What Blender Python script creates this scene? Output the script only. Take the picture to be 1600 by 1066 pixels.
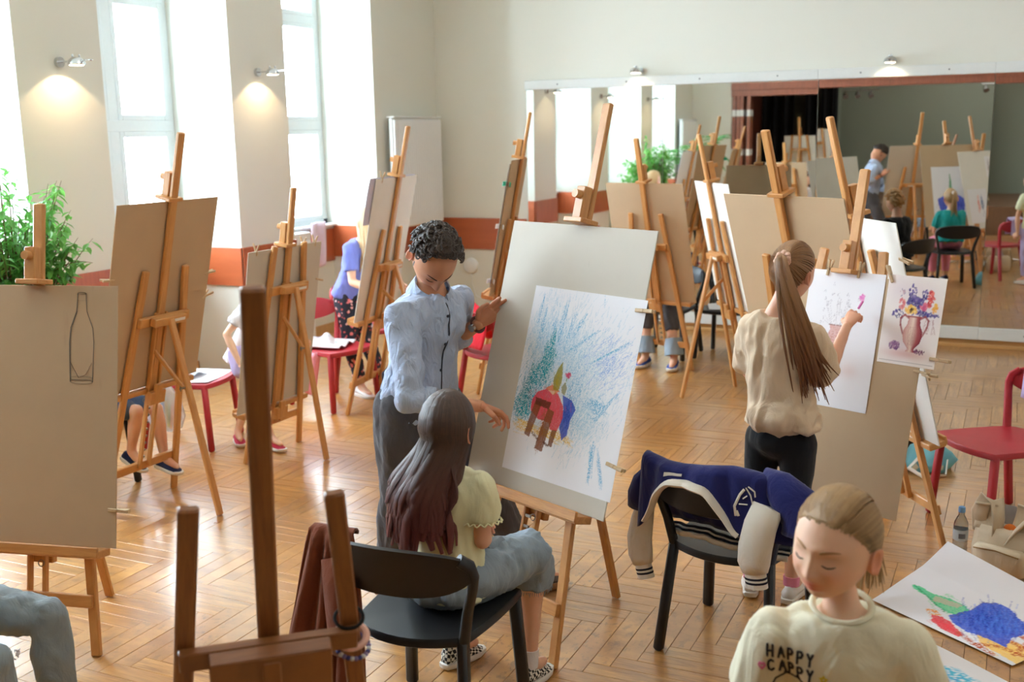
import bpy, bmesh, math, random
import numpy as np
from mathutils import Vector, Matrix, noise

for _o in list(bpy.data.objects): bpy.data.objects.remove(_o)
random.seed(7)
RNG = np.random.default_rng(11)
SC = bpy.context.scene
COL = SC.collection
PI = math.pi

# ------------------------------------------------------------------ camera, world, lights, exposure
YAW, PITCH, ROLL = 0.44123, 0.19166, -0.01845
def camera_matrix():
    fwd = Vector((-math.sin(YAW)*math.cos(PITCH), math.cos(YAW)*math.cos(PITCH), -math.sin(PITCH)))
    right = Vector((math.cos(YAW), math.sin(YAW), 0)); up = right.cross(fwd)
    c, s = math.cos(ROLL), math.sin(ROLL)
    r2 = c*right + s*up; u2 = -s*right + c*up; b = -fwd
    return Matrix(((r2.x, u2.x, b.x, 0), (r2.y, u2.y, b.y, 0), (r2.z, u2.z, b.z, 2.0), (0, 0, 0, 1)))
cam = bpy.data.cameras.new('camera'); cam_o = bpy.data.objects.new('camera', cam); COL.objects.link(cam_o)
cam_o.matrix_world = camera_matrix()
cam.sensor_width = 36.0; cam.lens = 36.0*1679.27/1600.0; cam.clip_start = 0.05
cam.dof.use_dof = True; cam.dof.focus_distance = 4.1; cam.dof.aperture_fstop = 3.2
SC.camera = cam_o
SC.view_settings.view_transform = 'Standard'; SC.view_settings.look = 'None'
SC.view_settings.gamma = 1.0; SC.view_settings.use_curve_mapping = False
SC.view_settings.exposure = 0.0
SC.cycles.use_denoising = True
SC.cycles.max_bounces = 10; SC.cycles.diffuse_bounces = 5; SC.cycles.glossy_bounces = 5
SC.cycles.transparent_max_bounces = 12; SC.cycles.transmission_bounces = 6
SC.cycles.caustics_reflective = False; SC.cycles.caustics_refractive = False
SC.cycles.sample_clamp_indirect = 6.0

SKY_STRENGTH = 56.0
world = bpy.data.worlds.new('daylight'); SC.world = world; world.use_nodes = True
_n = world.node_tree.nodes; _l = world.node_tree.links; _n.clear()
_bg = _n.new('ShaderNodeBackground'); _out = _n.new('ShaderNodeOutputWorld')
_tc = _n.new('ShaderNodeTexCoord'); _sep = _n.new('ShaderNodeSeparateXYZ'); _ramp = _n.new('ShaderNodeValToRGB')
_l.new(_tc.outputs['Generated'], _sep.inputs[0]); _l.new(_sep.outputs['Z'], _ramp.inputs[0])
_ramp.color_ramp.elements[0].position = 0.42; _ramp.color_ramp.elements[0].color = (.56, .68, .78, 1)
_ramp.color_ramp.elements[1].position = 0.62; _ramp.color_ramp.elements[1].color = (.72, .88, 1.0, 1)
_l.new(_ramp.outputs[0], _bg.inputs['Color']); _bg.inputs['Strength'].default_value = SKY_STRENGTH
_l.new(_bg.outputs[0], _out.inputs[0])

def area_light(name, loc, target, sx, sy, power, color, portal=False, spread=PI):
    d = bpy.data.lights.new(name, 'AREA'); d.shape = 'RECTANGLE'; d.size = sx; d.size_y = sy
    d.energy = power; d.color = color; d.spread = spread
    o = bpy.data.objects.new(name, d); COL.objects.link(o); o.location = loc
    o.rotation_euler = (Vector(target)-Vector(loc)).to_track_quat('-Z', 'Z').to_euler()
    if portal: d.cycles.is_portal = True
    return o
WIN_Y = ((1.454, 2.805), (3.413, 5.028), (5.753, 7.107), (7.842, 9.243))   # the window niches along the left wall
for _a, _b in WIN_Y:
    area_light('window_portal', (-6.36, (_a+_b)/2, 2.5), (0, (_a+_b)/2, 2.5), _b-_a, 2.75, 1, (1, 1, 1), portal=True)
# unseen fill lights added under the hall ceiling and over the stage
CEIL_FILLS = [(-3.6, 2.2), (-3.6, 5.2), (-3.6, 8.2), (-.6, 2.2), (-.6, 5.2), (-.6, 8.2), (2.4, 2.2), (2.4, 5.2), (2.4, 8.2)]
for _x, _y in CEIL_FILLS:
    area_light('ceiling_fill_light', (_x, _y, 4.12), (_x, _y, 0), 1.2, .6, 4, (1.0, .95, .88))
area_light('stage_fill_light', (-1.0, -1.2, 4.1), (-1.0, -1.2, 0), 3.0, 1.2, 60, (1.0, .95, .88))  # added fill that brightens the stage walls in the mirror

# ------------------------------------------------------------------ helpers
def lin(r, g, b):
    f = lambda c: (c/255/12.92) if c/255 <= .04045 else ((c/255+.055)/1.055)**2.4
    return (f(r), f(g), f(b))

class NT:
    def __init__(self, name):
        self.m = bpy.data.materials.new(name); self.m.use_nodes = True
        self.t = self.m.node_tree; self.N = self.t.nodes; self.L = self.t.links
        self.N.clear(); self.out = self.N.new('ShaderNodeOutputMaterial')
        self.b = self.N.new('ShaderNodeBsdfPrincipled'); self.L.new(self.b.outputs[0], self.out.inputs[0])
    def new(self, t, **kw):
        n = self.N.new('ShaderNode'+t)
        for k, v in kw.items(): setattr(n, k, v)
        return n
    def link(self, a, b): self.L.new(a, b)
    def math(self, op, a, b=None, clamp=False):
        n = self.new('Math', operation=op, use_clamp=clamp)
        for i, v in enumerate((a, b)):
            if v is None: continue
            if isinstance(v, (int, float)): n.inputs[i].default_value = v
            else: self.link(v, n.inputs[i])
        return n.outputs[0]
    def mix(self, fac, a, b, mode='MIX'):
        n = self.new('Mix', data_type='RGBA', blend_type=mode)
        for i, v in ((0, fac), (6, a), (7, b)):
            if isinstance(v, (int, float)): n.inputs[i].default_value = v
            elif isinstance(v, tuple): n.inputs[i].default_value = (*v[:3], 1)
            else: self.link(v, n.inputs[i])
        return n.outputs[2]
    def noise(self, vec, scale, detail=3, rough=.55, dist=0):
        n = self.new('TexNoise'); n.inputs['Scale'].default_value = scale; n.inputs['Detail'].default_value = detail
        n.inputs['Roughness'].default_value = rough; n.inputs['Distortion'].default_value = dist
        if vec is not None: self.link(vec, n.inputs['Vector'])
        return n.outputs[0]
    def mapping(self, vec, scale=(1, 1, 1), loc=(0, 0, 0)):
        n = self.new('Mapping'); n.inputs['Scale'].default_value = scale; n.inputs['Location'].default_value = loc
        self.link(vec, n.inputs['Vector']); return n.outputs[0]
    def ramp(self, fac, p0, p1):
        n = self.new('MapRange'); n.inputs[1].default_value = p0; n.inputs[2].default_value = p1
        self.link(fac, n.inputs[0]); return n.outputs[0]
    def bump(self, h, strength=.3, dist=.002):
        n = self.new('Bump'); n.inputs['Strength'].default_value = strength; n.inputs['Distance'].default_value = dist
        self.link(h, n.inputs['Height']); self.link(n.outputs[0], self.b.inputs['Normal'])
    def set(self, **kw):
        for k, v in kw.items():
            i = self.b.inputs[k.replace('_', ' ')]
            if isinstance(v, (int, float)): i.default_value = v
            elif isinstance(v, tuple): i.default_value = (*v[:3], 1)
            else: self.link(v, i)
    def obj(self): return self.new('TexCoord').outputs['Object']
    def uv(self): return self.new('TexCoord').outputs['UV']
    def pos(self): return self.new('NewGeometry').outputs['Position']

def mat_plain(name, col, rough=.6, var=.08, nscale=30., bump=.0, metal=0., sheen=0., spec=.5, bscale=None):
    t = NT(name); p = t.obj(); n = t.noise(p, nscale, 4)
    dark = tuple(c*(1-var*1.4) for c in col); light = tuple(min(1, c*(1+var)) for c in col)
    t.set(Base_Color=t.mix(n, dark, light), Roughness=rough, Metallic=metal)
    t.b.inputs['Specular IOR Level'].default_value = spec
    if sheen: t.b.inputs['Sheen Weight'].default_value = sheen
    if bump: t.bump(t.noise(p, bscale or nscale*3, 4), bump, .003)
    return t.m

def mat_cloth(name, col, weave=900., var=.06, fold=0.35, rough=.9, foldscale=9.):
    t = NT(name); p = t.obj(); n = t.noise(p, 6, 4)
    dark = tuple(c*(1-var*1.5) for c in col); light = tuple(min(1, c*(1+var)) for c in col)
    t.set(Base_Color=t.mix(n, dark, light), Roughness=rough); t.b.inputs['Specular IOR Level'].default_value = .2
    t.b.inputs['Sheen Weight'].default_value = .15
    f = t.noise(t.mapping(p, (1, 1, .45)), foldscale, 3, .5, 1.6)
    w = t.noise(p, weave/4, 2)
    t.bump(t.math('ADD', t.math('MULTIPLY', f, 1.0), t.math('MULTIPLY', w, .05)), fold, .03)
    return t.m

def mat_wood(name, light, dark, rough=.45, coat=.15, uvscale=(3, 40, 1)):
    t = NT(name); uv = t.uv()
    oi = t.new('ObjectInfo'); off = t.new('VectorMath', operation='SCALE'); off.inputs[0].default_value = (13.1, 7.7, 3.3)
    t.link(oi.outputs['Random'], off.inputs['Scale'])
    ad = t.new('VectorMath', operation='ADD'); t.link(t.mapping(uv, uvscale), ad.inputs[0]); t.link(off.outputs[0], ad.inputs[1])
    g = t.noise(ad.outputs[0], 1.6, 5, .6, .6); g2 = t.noise(ad.outputs[0], 7, 3)
    f = t.math('ADD', t.math('MULTIPLY', g, .75), t.math('MULTIPLY', g2, .25))
    c = t.mix(t.ramp(f, .35, .68), dark, light)
    c = t.mix(t.math('MULTIPLY', oi.outputs['Random'], .35), c, dark)
    t.set(Base_Color=c, Roughness=rough); t.b.inputs['Coat Weight'].default_value = coat
    t.b.inputs['Coat Roughness'].default_value = .3
    t.bump(f, .15, .001)
    return t.m

class MB:
    """Collects geometry; build() links it as ONE mesh object."""
    def __init__(self): self.v = []; self.f = []; self.uv = []; self.col = None
    def add(self, verts, faces, uvs=None, check=True):
        o = len(self.v); self.v.extend([tuple(p) for p in verts])
        if check:          # closed pieces must face outwards
            A = np.array(self.v[o:]); A = A-A.mean(0); F3 = []
            for fc in faces:
                for k in range(1, len(fc)-1): F3.append((fc[0], fc[k], fc[k+1]))
            F3 = np.array(F3)
            if np.einsum('ij,ij->', A[F3[:, 0]], np.cross(A[F3[:, 1]], A[F3[:, 2]])) < 0:
                faces = [tuple(reversed(f)) for f in faces]; uvs = [list(reversed(u)) for u in uvs] if uvs else None
        for i, fc in enumerate(faces):
            self.f.append(tuple(o+k for k in fc))
            self.uv.append(uvs[i] if uvs else [(0.0, 0.0)]*len(fc))
        return self
    def beam(self, p0, p1, w, h, side, ch=.003, e0=0., e1=0.):
        """chamfered bar from p0 to p1; w along 'side', h across"""
        p0 = Vector(p0); p1 = Vector(p1); a = p1-p0; L = a.length; a.normalize()
        s = Vector(side); s = (s-a*s.dot(a)).normalized(); n = a.cross(s)
        ch = min(ch, w*.3, h*.3, L*.3)
        def ring(t, k):
            x, y = w/2-k, h/2-k; c = max(ch-k, ch*.35)
            return [p0+a*t+s*px+n*py for px, py in ((x, y-c), (x-c, y), (-x+c, y), (-x, y-c), (-x, -y+c), (-x+c, -y), (x-c, -y), (x, -y+c))]
        R = [ring(-e0, ch), ring(ch-e0, 0), ring(L-ch+e1, 0), ring(L+e1, ch)]
        T = [0, ch, L-ch, L]; per = [0, .004, w-.004, w, w+.004, w+h, w+h+.004, 2*w+h, 2*w+2*h]
        V = [q for r in R for q in r]; F = []; U = []
        for i in range(3):
            for j in range(8):
                k = (j+1) % 8
                F.append((i*8+j, i*8+k, (i+1)*8+k, (i+1)*8+j)); U.append([(T[i], per[j]), (T[i], per[j+1]), (T[i+1], per[j+1]), (T[i+1], per[j])])
        F.append(tuple(range(7, -1, -1))); U.append([(0, per[j]) for j in range(7, -1, -1)])
        F.append(tuple(range(24, 32))); U.append([(L, per[j]) for j in range(8)])
        return self.add(V, F, U)
    def box(self, c, sx, sy, sz, ch=.003, rz=0.):
        ax = Vector((math.cos(rz), math.sin(rz), 0)); c = Vector(c)
        return self.beam(c-Vector((0, 0, sz/2)), c+Vector((0, 0, sz/2)), sx, sy, ax, ch)
    def loft(self, rings, cap=True, close=False):
        n = len(rings[0]); V = [q for r in rings for q in r]; F = []; U = []
        m = len(rings)
        for i in range(m if close else m-1):
            for j in range(n):
                k = (j+1) % n; i2 = (i+1) % m
                F.append((i*n+j, i*n+k, i2*n+k, i2*n+j)); U.append([(i*.05, j/n), (i*.05, (j+1)/n), (i*.05+.05, (j+1)/n), (i*.05+.05, j/n)])
        if cap and not close:
            F.append(tuple(range(n-1, -1, -1))); U.append([(0, 0)]*n)
            F.append(tuple((m-1)*n+j for j in range(n))); U.append([(0, 0)]*n)
        return self.add(V, F, U)
    def tube(self, pts, rad, n=8, cap=True, flat=None, up=None, close=False):
        """tube along pts; rad number or list; flat = (a,b) multipliers of the radius along side / normal"""
        P = [Vector(p) for p in pts]; m = len(P); R = rad if hasattr(rad, '__len__') else [rad]*m
        rings = []; prev = None
        for i in range(m):
            t = (P[(i+1) % m]-P[i-1]) if close else (P[min(i+1, m-1)]-P[max(i-1, 0)])
            if t.length < 1e-9: t = Vector((0, 0, 1))
            t.normalize()
            if up is not None: s = t.cross(Vector(up))
            elif prev is None: s = t.cross(Vector((0, 0, 1)) if abs(t.z) < .9 else Vector((0, 1, 0)))
            else: s = prev-t*prev.dot(t)
            if s.length < 1e-6: s = t.orthogonal()
            s.normalize(); prev = s; b = s.cross(t)
            fa, fb = flat if flat else (1, 1)
            rings.append([P[i]+s*(math.cos(2*PI*k/n)*R[i]*fa)+b*(math.sin(2*PI*k/n)*R[i]*fb) for k in range(n)])
        for i in range(m): rings[i] = list(reversed(rings[i]))
        return self.loft(rings, cap, close)
    def ell(self, c, r, n=12, m=8, M=None):
        c = Vector(c); V = []; F = []
        for i in range(m+1):
            th = PI*i/m
            for j in range(n):
                ph = 2*PI*j/n
                d = Vector((math.sin(th)*math.cos(ph)*r[0], math.sin(th)*math.sin(ph)*r[1], math.cos(th)*r[2]))
                V.append(c+(M @ d if M else d))
        for i in range(m):
            for j in range(n):
                k = (j+1) % n; F.append((i*n+j, (i+1)*n+j, (i+1)*n+k, i*n+k))
        return self.add(V, F)
    def lathe(self, prof, n=20, c=(0, 0, 0)):
        c = Vector(c); rings = [[c+Vector((r*math.cos(2*PI*j/n), r*math.sin(2*PI*j/n), z)) for j in range(n)] for r, z in prof]
        return self.loft(rings)
    def grid(self, fn, nu, nv, uv=True):
        V = [fn(i/nu, j/nv) for j in range(nv+1) for i in range(nu+1)]; F = []; U = []
        for j in range(nv):
            for i in range(nu):
                a = j*(nu+1)+i; F.append((a, a+1, a+nu+2, a+nu+1))
                U.append([(i/nu, j/nv), ((i+1)/nu, j/nv), ((i+1)/nu, (j+1)/nv), (i/nu, (j+1)/nv)])
        return self.add(V, F, U)
    def sheet(self, fn, nu, nv, th):
        """closed sheet of thickness th; fn(u,v) -> point; front is +du x dv"""
        P = [[Vector(fn(i/nu, j/nv)) for i in range(nu+1)] for j in range(nv+1)]
        def nrm(i, j):
            du = P[j][min(i+1, nu)]-P[j][max(i-1, 0)]; dv = P[min(j+1, nv)][i]-P[max(j-1, 0)][i]
            return du.cross(dv).normalized()
        Nn = [[nrm(i, j) for i in range(nu+1)] for j in range(nv+1)]
        w = nu+1; K = w*(nv+1)
        V = [P[j][i]+Nn[j][i]*th/2 for j in range(nv+1) for i in range(w)]+[P[j][i]-Nn[j][i]*th/2 for j in range(nv+1) for i in range(w)]
        F = []; U = []
        for j in range(nv):
            for i in range(nu):
                a = j*w+i; q = [(i/nu, j/nv), ((i+1)/nu, j/nv), ((i+1)/nu, (j+1)/nv), (i/nu, (j+1)/nv)]
                F.append((a, a+1, a+w+1, a+w)); U.append(q)
                F.append((K+a+w, K+a+w+1, K+a+1, K+a)); U.append([q[3], q[2], q[1], q[0]])
        edge = [i for i in range(nu)]+[nu+j*w for j in range(nv)]+[nv*w+nu-i for i in range(nu)]+[(nv-j)*w for j in range(nv)]
        for k in range(len(edge)):
            a, b = edge[k], edge[(k+1) % len(edge)]; F.append((b, a, K+a, K+b)); U.append([(0, 0)]*4)
        return self.add(V, F, U)
    def build(self, name, mat, parent=None, smooth=True, angle=38, loc=None):
        me = bpy.data.meshes.new(name); me.from_pydata(self.v, [], self.f)
        uvl = me.uv_layers.new(name='UVMap')
        flat = [c for u in self.uv for p in u for c in p]; uvl.data.foreach_set('uv', flat)
        if smooth:
            me.polygons.foreach_set('use_smooth', [True]*len(me.polygons))
            if angle < 180: me.set_sharp_from_angle(angle=math.radians(angle))
        me.materials.append(mat); me.update()
        o = bpy.data.objects.new(name, me); COL.objects.link(o)
        if parent: o.parent = parent
        if loc: o.location = loc
        return o

def tag(o, label, cat, group=None):
    o['label'] = label; o['category'] = cat
    if group: o['group'] = group
    return o
def thing(name, label, cat, loc=(0, 0, 0), rotz=0., group=None):
    o = bpy.data.objects.new(name, None); COL.objects.link(o); o.location = loc; o.rotation_euler = (0, 0, rotz)
    o.empty_display_size = .1
    return tag(o, label, cat, group)
def struct(o): o['kind'] = 'structure'; return o
def stuff(o): o['kind'] = 'stuff'; return o
# ------------------------------------------------------------------ materials of the room
M = {}
def wall_mat(name, col):
    t = NT(name); p = t.pos(); n = t.noise(p, 1.3, 4); n2 = t.noise(p, 90, 2)
    t.set(Base_Color=t.mix(n, tuple(c*.96 for c in col), col), Roughness=.85); t.b.inputs['Specular IOR Level'].default_value = .25
    t.bump(n2, .08, .002); return t.m
M['wall'] = wall_mat('painted_plaster', lin(226, 226, 216))
M['wall_cool'] = wall_mat('white_plaster', lin(236, 236, 230))
M['grey_wall'] = wall_mat('grey_green_stage_paint', lin(146, 152, 138))
M['ceil'] = wall_mat('white_ceiling_paint', lin(238, 236, 228))
M['band'] = mat_wood('reddish_wood_panel', lin(176, 92, 52), lin(142, 66, 36), .35, .3, (2, 30, 1))
M['redtrim'] = mat_wood('red_brown_stage_wood', lin(158, 92, 66), lin(120, 62, 42), .4, .2, (2, 30, 1))
M['darkred'] = mat_wood('dark_red_wood', lin(92, 44, 30), lin(66, 30, 20), .4, .2)
M['skirt'] = mat_wood('oak_skirting', lin(206, 164, 108), lin(178, 134, 82), .4, .25)
M['white'] = mat_plain('white_lacquer', lin(238, 240, 240), .35, .02)
M['winframe'] = mat_plain('white_window_paint', lin(228, 238, 242), .4, .03)
M['rail'] = mat_plain('white_mirror_rail', lin(222, 226, 224), .35, .03)
M['screw'] = mat_plain('steel_screw', lin(120, 122, 124), .35, .1, metal=1)
M['chrome'] = mat_plain('brushed_chrome', lin(205, 208, 210), .22, .05, metal=1)
M['black_cloth'] = mat_cloth('black_curtain_cloth', lin(16, 17, 20), fold=.5)
M['stagefloor'] = mat_wood('stage_boards', lin(120, 84, 56), lin(92, 62, 40))
def glass_mat():
    t = NT('window_glass'); t.N.remove(t.b)
    tr = t.new('BsdfTransparent'); gl = t.new('BsdfGlossy'); gl.inputs['Roughness'].default_value = .02
    fr = t.new('LayerWeight'); fr.inputs[0].default_value = .5; mx = t.new('MixShader')
    t.link(t.math('ADD', t.math('MULTIPLY', t.math('POWER', fr.outputs['Facing'], 4.), .4), .03), mx.inputs[0]); t.link(tr.outputs[0], mx.inputs[1]); t.link(gl.outputs[0], mx.inputs[2]); t.link(mx.outputs[0], t.out.inputs[0])
    return t.m
M['glass'] = glass_mat()
def mirror_mat():
    t = NT('silvered_mirror'); t.set(Base_Color=(.86, .885, .87), Metallic=1.0, Roughness=.0)
    return t.m
M['mirror'] = mirror_mat()
def lit(name, col, s):
    t = NT(name); t.set(Base_Color=col, Roughness=.4); t.b.inputs['Emission Color'].default_value = (*col, 1); t.b.inputs['Emission Strength'].default_value = s
    return t.m
M['bulb'] = lit('lit_bulb', (1.0, .86, .62), 14.0)
M['fill_panel'] = lit('lit_fill_panel', (1.0, .9, .75), 3.0)  # glowing face of the added ceiling fill panels

def parquet_mat():
    t = NT('oak_parquet'); uv = t.uv(); pos = t.pos()
    oi = t.new('ObjectInfo'); ge = t.new('NewGeometry')
    at = t.new('Attribute'); at.attribute_name = 'plank'; at.attribute_type = 'GEOMETRY'
    rnd = t.math('FRACT', t.math('ADD', at.outputs['Fac'], t.math('MULTIPLY', oi.outputs['Random'], 7.31)))
    off = t.new('CombineXYZ'); t.link(t.math('MULTIPLY', rnd, 37.), off.inputs[0]); t.link(t.math('MULTIPLY', rnd, 91.), off.inputs[1])
    ad = t.new('VectorMath', operation='ADD'); t.link(t.mapping(uv, (2.2, 26, 1)), ad.inputs[0]); t.link(off.outputs[0], ad.inputs[1])
    g = t.noise(ad.outputs[0], 1.0, 5, .62, .8); g2 = t.noise(ad.outputs[0], 4.5, 4, .6)
    f = t.math('ADD', t.math('MULTIPLY', g, .6), t.math('MULTIPLY', g2, .4))
    c = t.mix(t.ramp(f, .36, .66), lin(146, 96, 44), lin(218, 160, 84))
    c = t.mix(t.math('MULTIPLY', rnd, .5), c, lin(172, 116, 60))
    # worn, dirty scratches where the varnish is gone
    wear = t.noise(pos, .9, 5, .6); wm = t.ramp(wear, .44, .66)
    sc = t.ramp(t.noise(t.mapping(ad.outputs[0], (1, 2.2, 1)), 9, 4, .7), .52, .62)
    m = t.math('MULTIPLY', t.math('MULTIPLY', wm, sc), .95, clamp=True)
    c = t.mix(m, c, lin(92, 66, 44))
    c = t.mix(t.math('MULTIPLY', wm, .18), c, lin(150, 126, 100))
    t.set(Base_Color=c)
    r = t.math('ADD', t.math('MULTIPLY', wm, .16), t.math('MULTIPLY', f, .10)); r = t.math('ADD', r, .24)
    t.set(Roughness=r); t.b.inputs['Specular IOR Level'].default_value = .62
    t.b.inputs['Coat Weight'].default_value = 1.0; t.b.inputs['Coat Roughness'].default_value = .24
    bn = t.noise(pos, 7, 2); t.bump(t.math('ADD', t.math('MULTIPLY', f, .25), t.math('MULTIPLY', bn, .9)), .22, .004)
    return t.m
M['parquet'] = parquet_mat()
M['subfloor'] = mat_plain('dark_joint_bitumen', lin(70, 46, 28), .8)

# ------------------------------------------------------------------ floor: herringbone oak parquet
XW, YB = -5.82, 10.51          # left wall face, back wall face
sub = MB(); sub.box((-1.2, 4.7, -.032), 10.9, 12.4, .04, .001); floor = struct(sub.build('floor', M['subfloor'], smooth=False))
PW, PL = .081, .486            # plank width, length (1:6)
def plank_mesh(alongx):
    b = MB()
    if alongx: b.beam((-PL/2, 0, 0), (PL/2, 0, 0), PW-.0016, .016, (0, 1, 0), .0012)
    else: b.beam((0, -PL/2, 0), (0, PL/2, 0), PW-.0016, .016, (1, 0, 0), .0012)
    return b
spots = []
K = 6
for r in range(-220, 260):
    for q in range(-30, 30):
        # herringbone aligned with the walls: H and V planks of a 1:6 pattern
        x0 = (r*1)*PW + q*K*2*PW/1.0; y0 = r*PW
        for horiz in (True, False):
            if horiz: cx, cy = x0+PL/2, y0+PW/2
            else: cx, cy = x0+PL+PW/2, y0+PW-PL/2+0.0
            if not horiz: cx, cy = x0+PL+PW/2, y0+PW/2-PW/2-PL/2+PW
            if -6.6 < cx < 4.3 and .2 < cy < 10.7: spots.append((cx, cy, horiz))
cp = Vector((0, 0, 2.0))
fwd = -Vector(cam_o.matrix_world.col[2][:3]); rgt = Vector(cam_o.matrix_world.col[0][:3]); upv = Vector(cam_o.matrix_world.col[1][:3])
def in_view(x, y, mg=1.02):
    d = Vector((x, y, 0))-cp; z = d.dot(fwd)
    if z < .5: return None
    u = d.dot(rgt)/z*1679.27/800; v = d.dot(upv)/z*1679.27/533
    return z if abs(u) < mg and abs(v) < mg else None
vis = sorted([(in_view(x, y), x, y, h) for x, y, h in spots if in_view(x, y)], key=lambda t: t[0])
near = set((round(x, 4), round(y, 4)) for _, x, y, h in vis[:290])
far = MB(); plank_id = []
pm = {}
for x, y, h in spots:
    if (round(x, 4), round(y, 4)) in near:
        if h not in pm:
            o = plank_mesh(h).build('plank', M['parquet'], floor, smooth=False); pm[h] = o.data
        else:
            o = bpy.data.objects.new('plank', pm[h]); COL.objects.link(o); o.parent = floor
        o.location = (x, y, -.008 + random.uniform(-.0005, .0005))
    else:
        if y > 8.9 or in_view(x, y, 1.15) is None:
            # far or unseen planks: plain slab top
            hx, hy = (PL/2, PW/2) if h else (PW/2, PL/2); e = .0008; z = random.uniform(-.0006, 0)
            far.add([(x-hx+e, y-hy+e, z), (x+hx-e, y-hy+e, z), (x+hx-e, y+hy-e, z), (x-hx+e, y+hy-e, z)], [(0, 1, 2, 3)],
                    [[(0, 0), (PL, 0), (PL, PW), (0, PW)] if h else [(0, 0), (0, PW), (PL, PW), (PL, 0)]])
            plank_id.append((1, random.random()))
        else:
            hx, hy = (PL/2, PW/2) if h else (PW/2, PL/2); z = random.uniform(-.0005, .0005)
            e, c = .0008, .0016
            V = [(x+sx*(hx-e), y+sy*(hy-e), -.006) for sx, sy in ((-1, -1), (1, -1), (1, 1), (-1, 1))]+[(x+sx*(hx-e-c*.3), y+sy*(hy-e-c*.3), z) for sx, sy in ((-1, -1), (1, -1), (1, 1), (-1, 1))]
            q = [(0, 0), (PL, 0), (PL, PW), (0, PW)] if h else [(0, 0), (0, PW), (PL, PW), (PL, 0)]
            F = [(4, 5, 6, 7)]+[(i, (i+1) % 4, 4+(i+1) % 4, 4+i) for i in range(4)]
            far.add(V, F, [q]+[[q[i], q[(i+1) % 4], q[(i+1) % 4], q[i]] for i in range(4)])
            plank_id.append((5, random.random()))
fo = far.build('parquet_planks', M['parquet'], floor, smooth=False); stuff(fo)
_at = fo.data.attributes.new('plank', 'FLOAT', 'FACE'); _at.data.foreach_set('value', [r for n, r in plank_id for _ in range(n)])

# ------------------------------------------------------------------ walls, niches, windows
ZC = 4.2
def slab(name, mat, x0, x1, y0, y1, z0, z1, parent=None, ch=.004):
    b = MB(); b.box(((x0+x1)/2, (y0+y1)/2, (z0+z1)/2), x1-x0, y1-y0, z1-z0, ch); o = b.build(name, mat, parent, smooth=False)
    if parent is None: struct(o)
    return o
XN = -6.38                     # niche back wall face
wl = MB()
def wbox(b, x0, x1, y0, y1, z0, z1): b.box(((x0+x1)/2, (y0+y1)/2, (z0+z1)/2), x1-x0, y1-y0, z1-z0, .004)
piers = [(.30, 1.454), (2.805, 3.413), (5.028, 5.753), (7.107, 7.842), (9.243, 10.55)]
for a, b in piers: wbox(wl, -6.75, XW, a, b, 0, ZC)
for a, b in WIN_Y:
    wbox(wl, -6.75, XN, a-.002, b+.002, 0, 1.10); wbox(wl, -6.75, XW, a-.002, b+.002, 3.92, ZC)
struct(wl.build('wall_left', M['wall'], smooth=False))
for i, (a, b) in enumerate(WIN_Y):
    ym = (a+b)/2; z0, z1 = 1.10, 3.92; x = -6.46
    w = struct(slab('window_%d' % (i+1), M['winframe'], x-.06, x+.02, a, a+.07, z0, z1))
    def bar(nm, y0, y1, zz0, zz1, d=.0): return slab(nm, M['winframe'], x-.06+d, x+.02+d, y0, y1, zz0, zz1, w)
    bar('jamb', b-.07, b, z0, z1); bar('head', a, b, z1-.07, z1); bar('frame_sill', a, b, z0, z0+.07)
    bar('transom', a+.05, b-.05, 2.06, 2.15, .01); bar('mullion', ym-.05, ym+.05, z0, z1, .006)
    bar('transom', a+.05, b-.05, 3.08, 3.15, .01)
    for y0, y1 in ((a+.07, ym-.05), (ym+.05, b-.07)):
        for q0, q1 in ((z0+.07, 2.06), (2.15, 3.08), (3.15, z1-.07)):
            s = .045
            fr = MB()
            for args in ((y0, y0+s, q0, q1), (y1-s, y1, q0, q1), (y0+s, y1-s, q0, q0+s), (y0+s, y1-s, q1-s, q1)):
                wbox(fr, x-.045, x+.03, *args)
            f = fr.build('sash', M['winframe'], w, smooth=False)
            slab('pane', M['glass'], x-.012, x-.008, y0+s, y1-s, q0+s, q1-s, f, .0005)
    struct(slab('trim_%d' % (20+i), M['white'], XN-.02, XN+.06, a+.01, b-.01, 1.10, 1.125))          # window board
    struct(slab('trim_%d' % (i+1), M['band'], XN, XN+.018, a+.006, b-.006, .74, 1.07, None, .002))   # wood band in the niche
    for k, (yy, sgn) in enumerate(((a, 1), (b, -1))):                                               # band on the niche sides
        struct(slab('trim_%d' % (30+2*i+k), M['band'], XN+.019, XW, min(yy, yy+sgn*.016), max(yy, yy+sgn*.016), .78, 1.10, None, .002))
    struct(slab('baseboard_left', M['skirt'], XN, XN+.022, a+.004, b-.004, 0, .105))
for i, (a, b) in enumerate(piers):
    struct(slab('trim_%d' % (10+i), M['band'], XW, XW+.018, a, min(b, YB), .78, 1.10, None, .002))
    struct(slab('baseboard_left', M['skirt'], XW, XW+.022, a, min(b, YB), 0, .105))
slab('wall_back', M['wall'], -6.0, 4.3, YB, YB+.2, 0, ZC)
struct(slab('trim_16', M['band'], XW+.02, -4.76, YB-.02, YB, .75, 1.09, None, .002))
struct(slab('baseboard_back', M['skirt'], XW+.02, 4.1, YB-.024, YB, 0, .09))
struct(slab('baseboard_back', M['skirt'], XW+.02, 4.1, YB-.05, YB-.024, 0, .03))
slab('wall_right', M['wall'], 4.1, 4.3, -3.2, 10.7, 0, ZC)
slab('ceiling', M['ceil'], -6.8, 4.3, -3.2, 10.7, ZC, ZC+.1)
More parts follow.
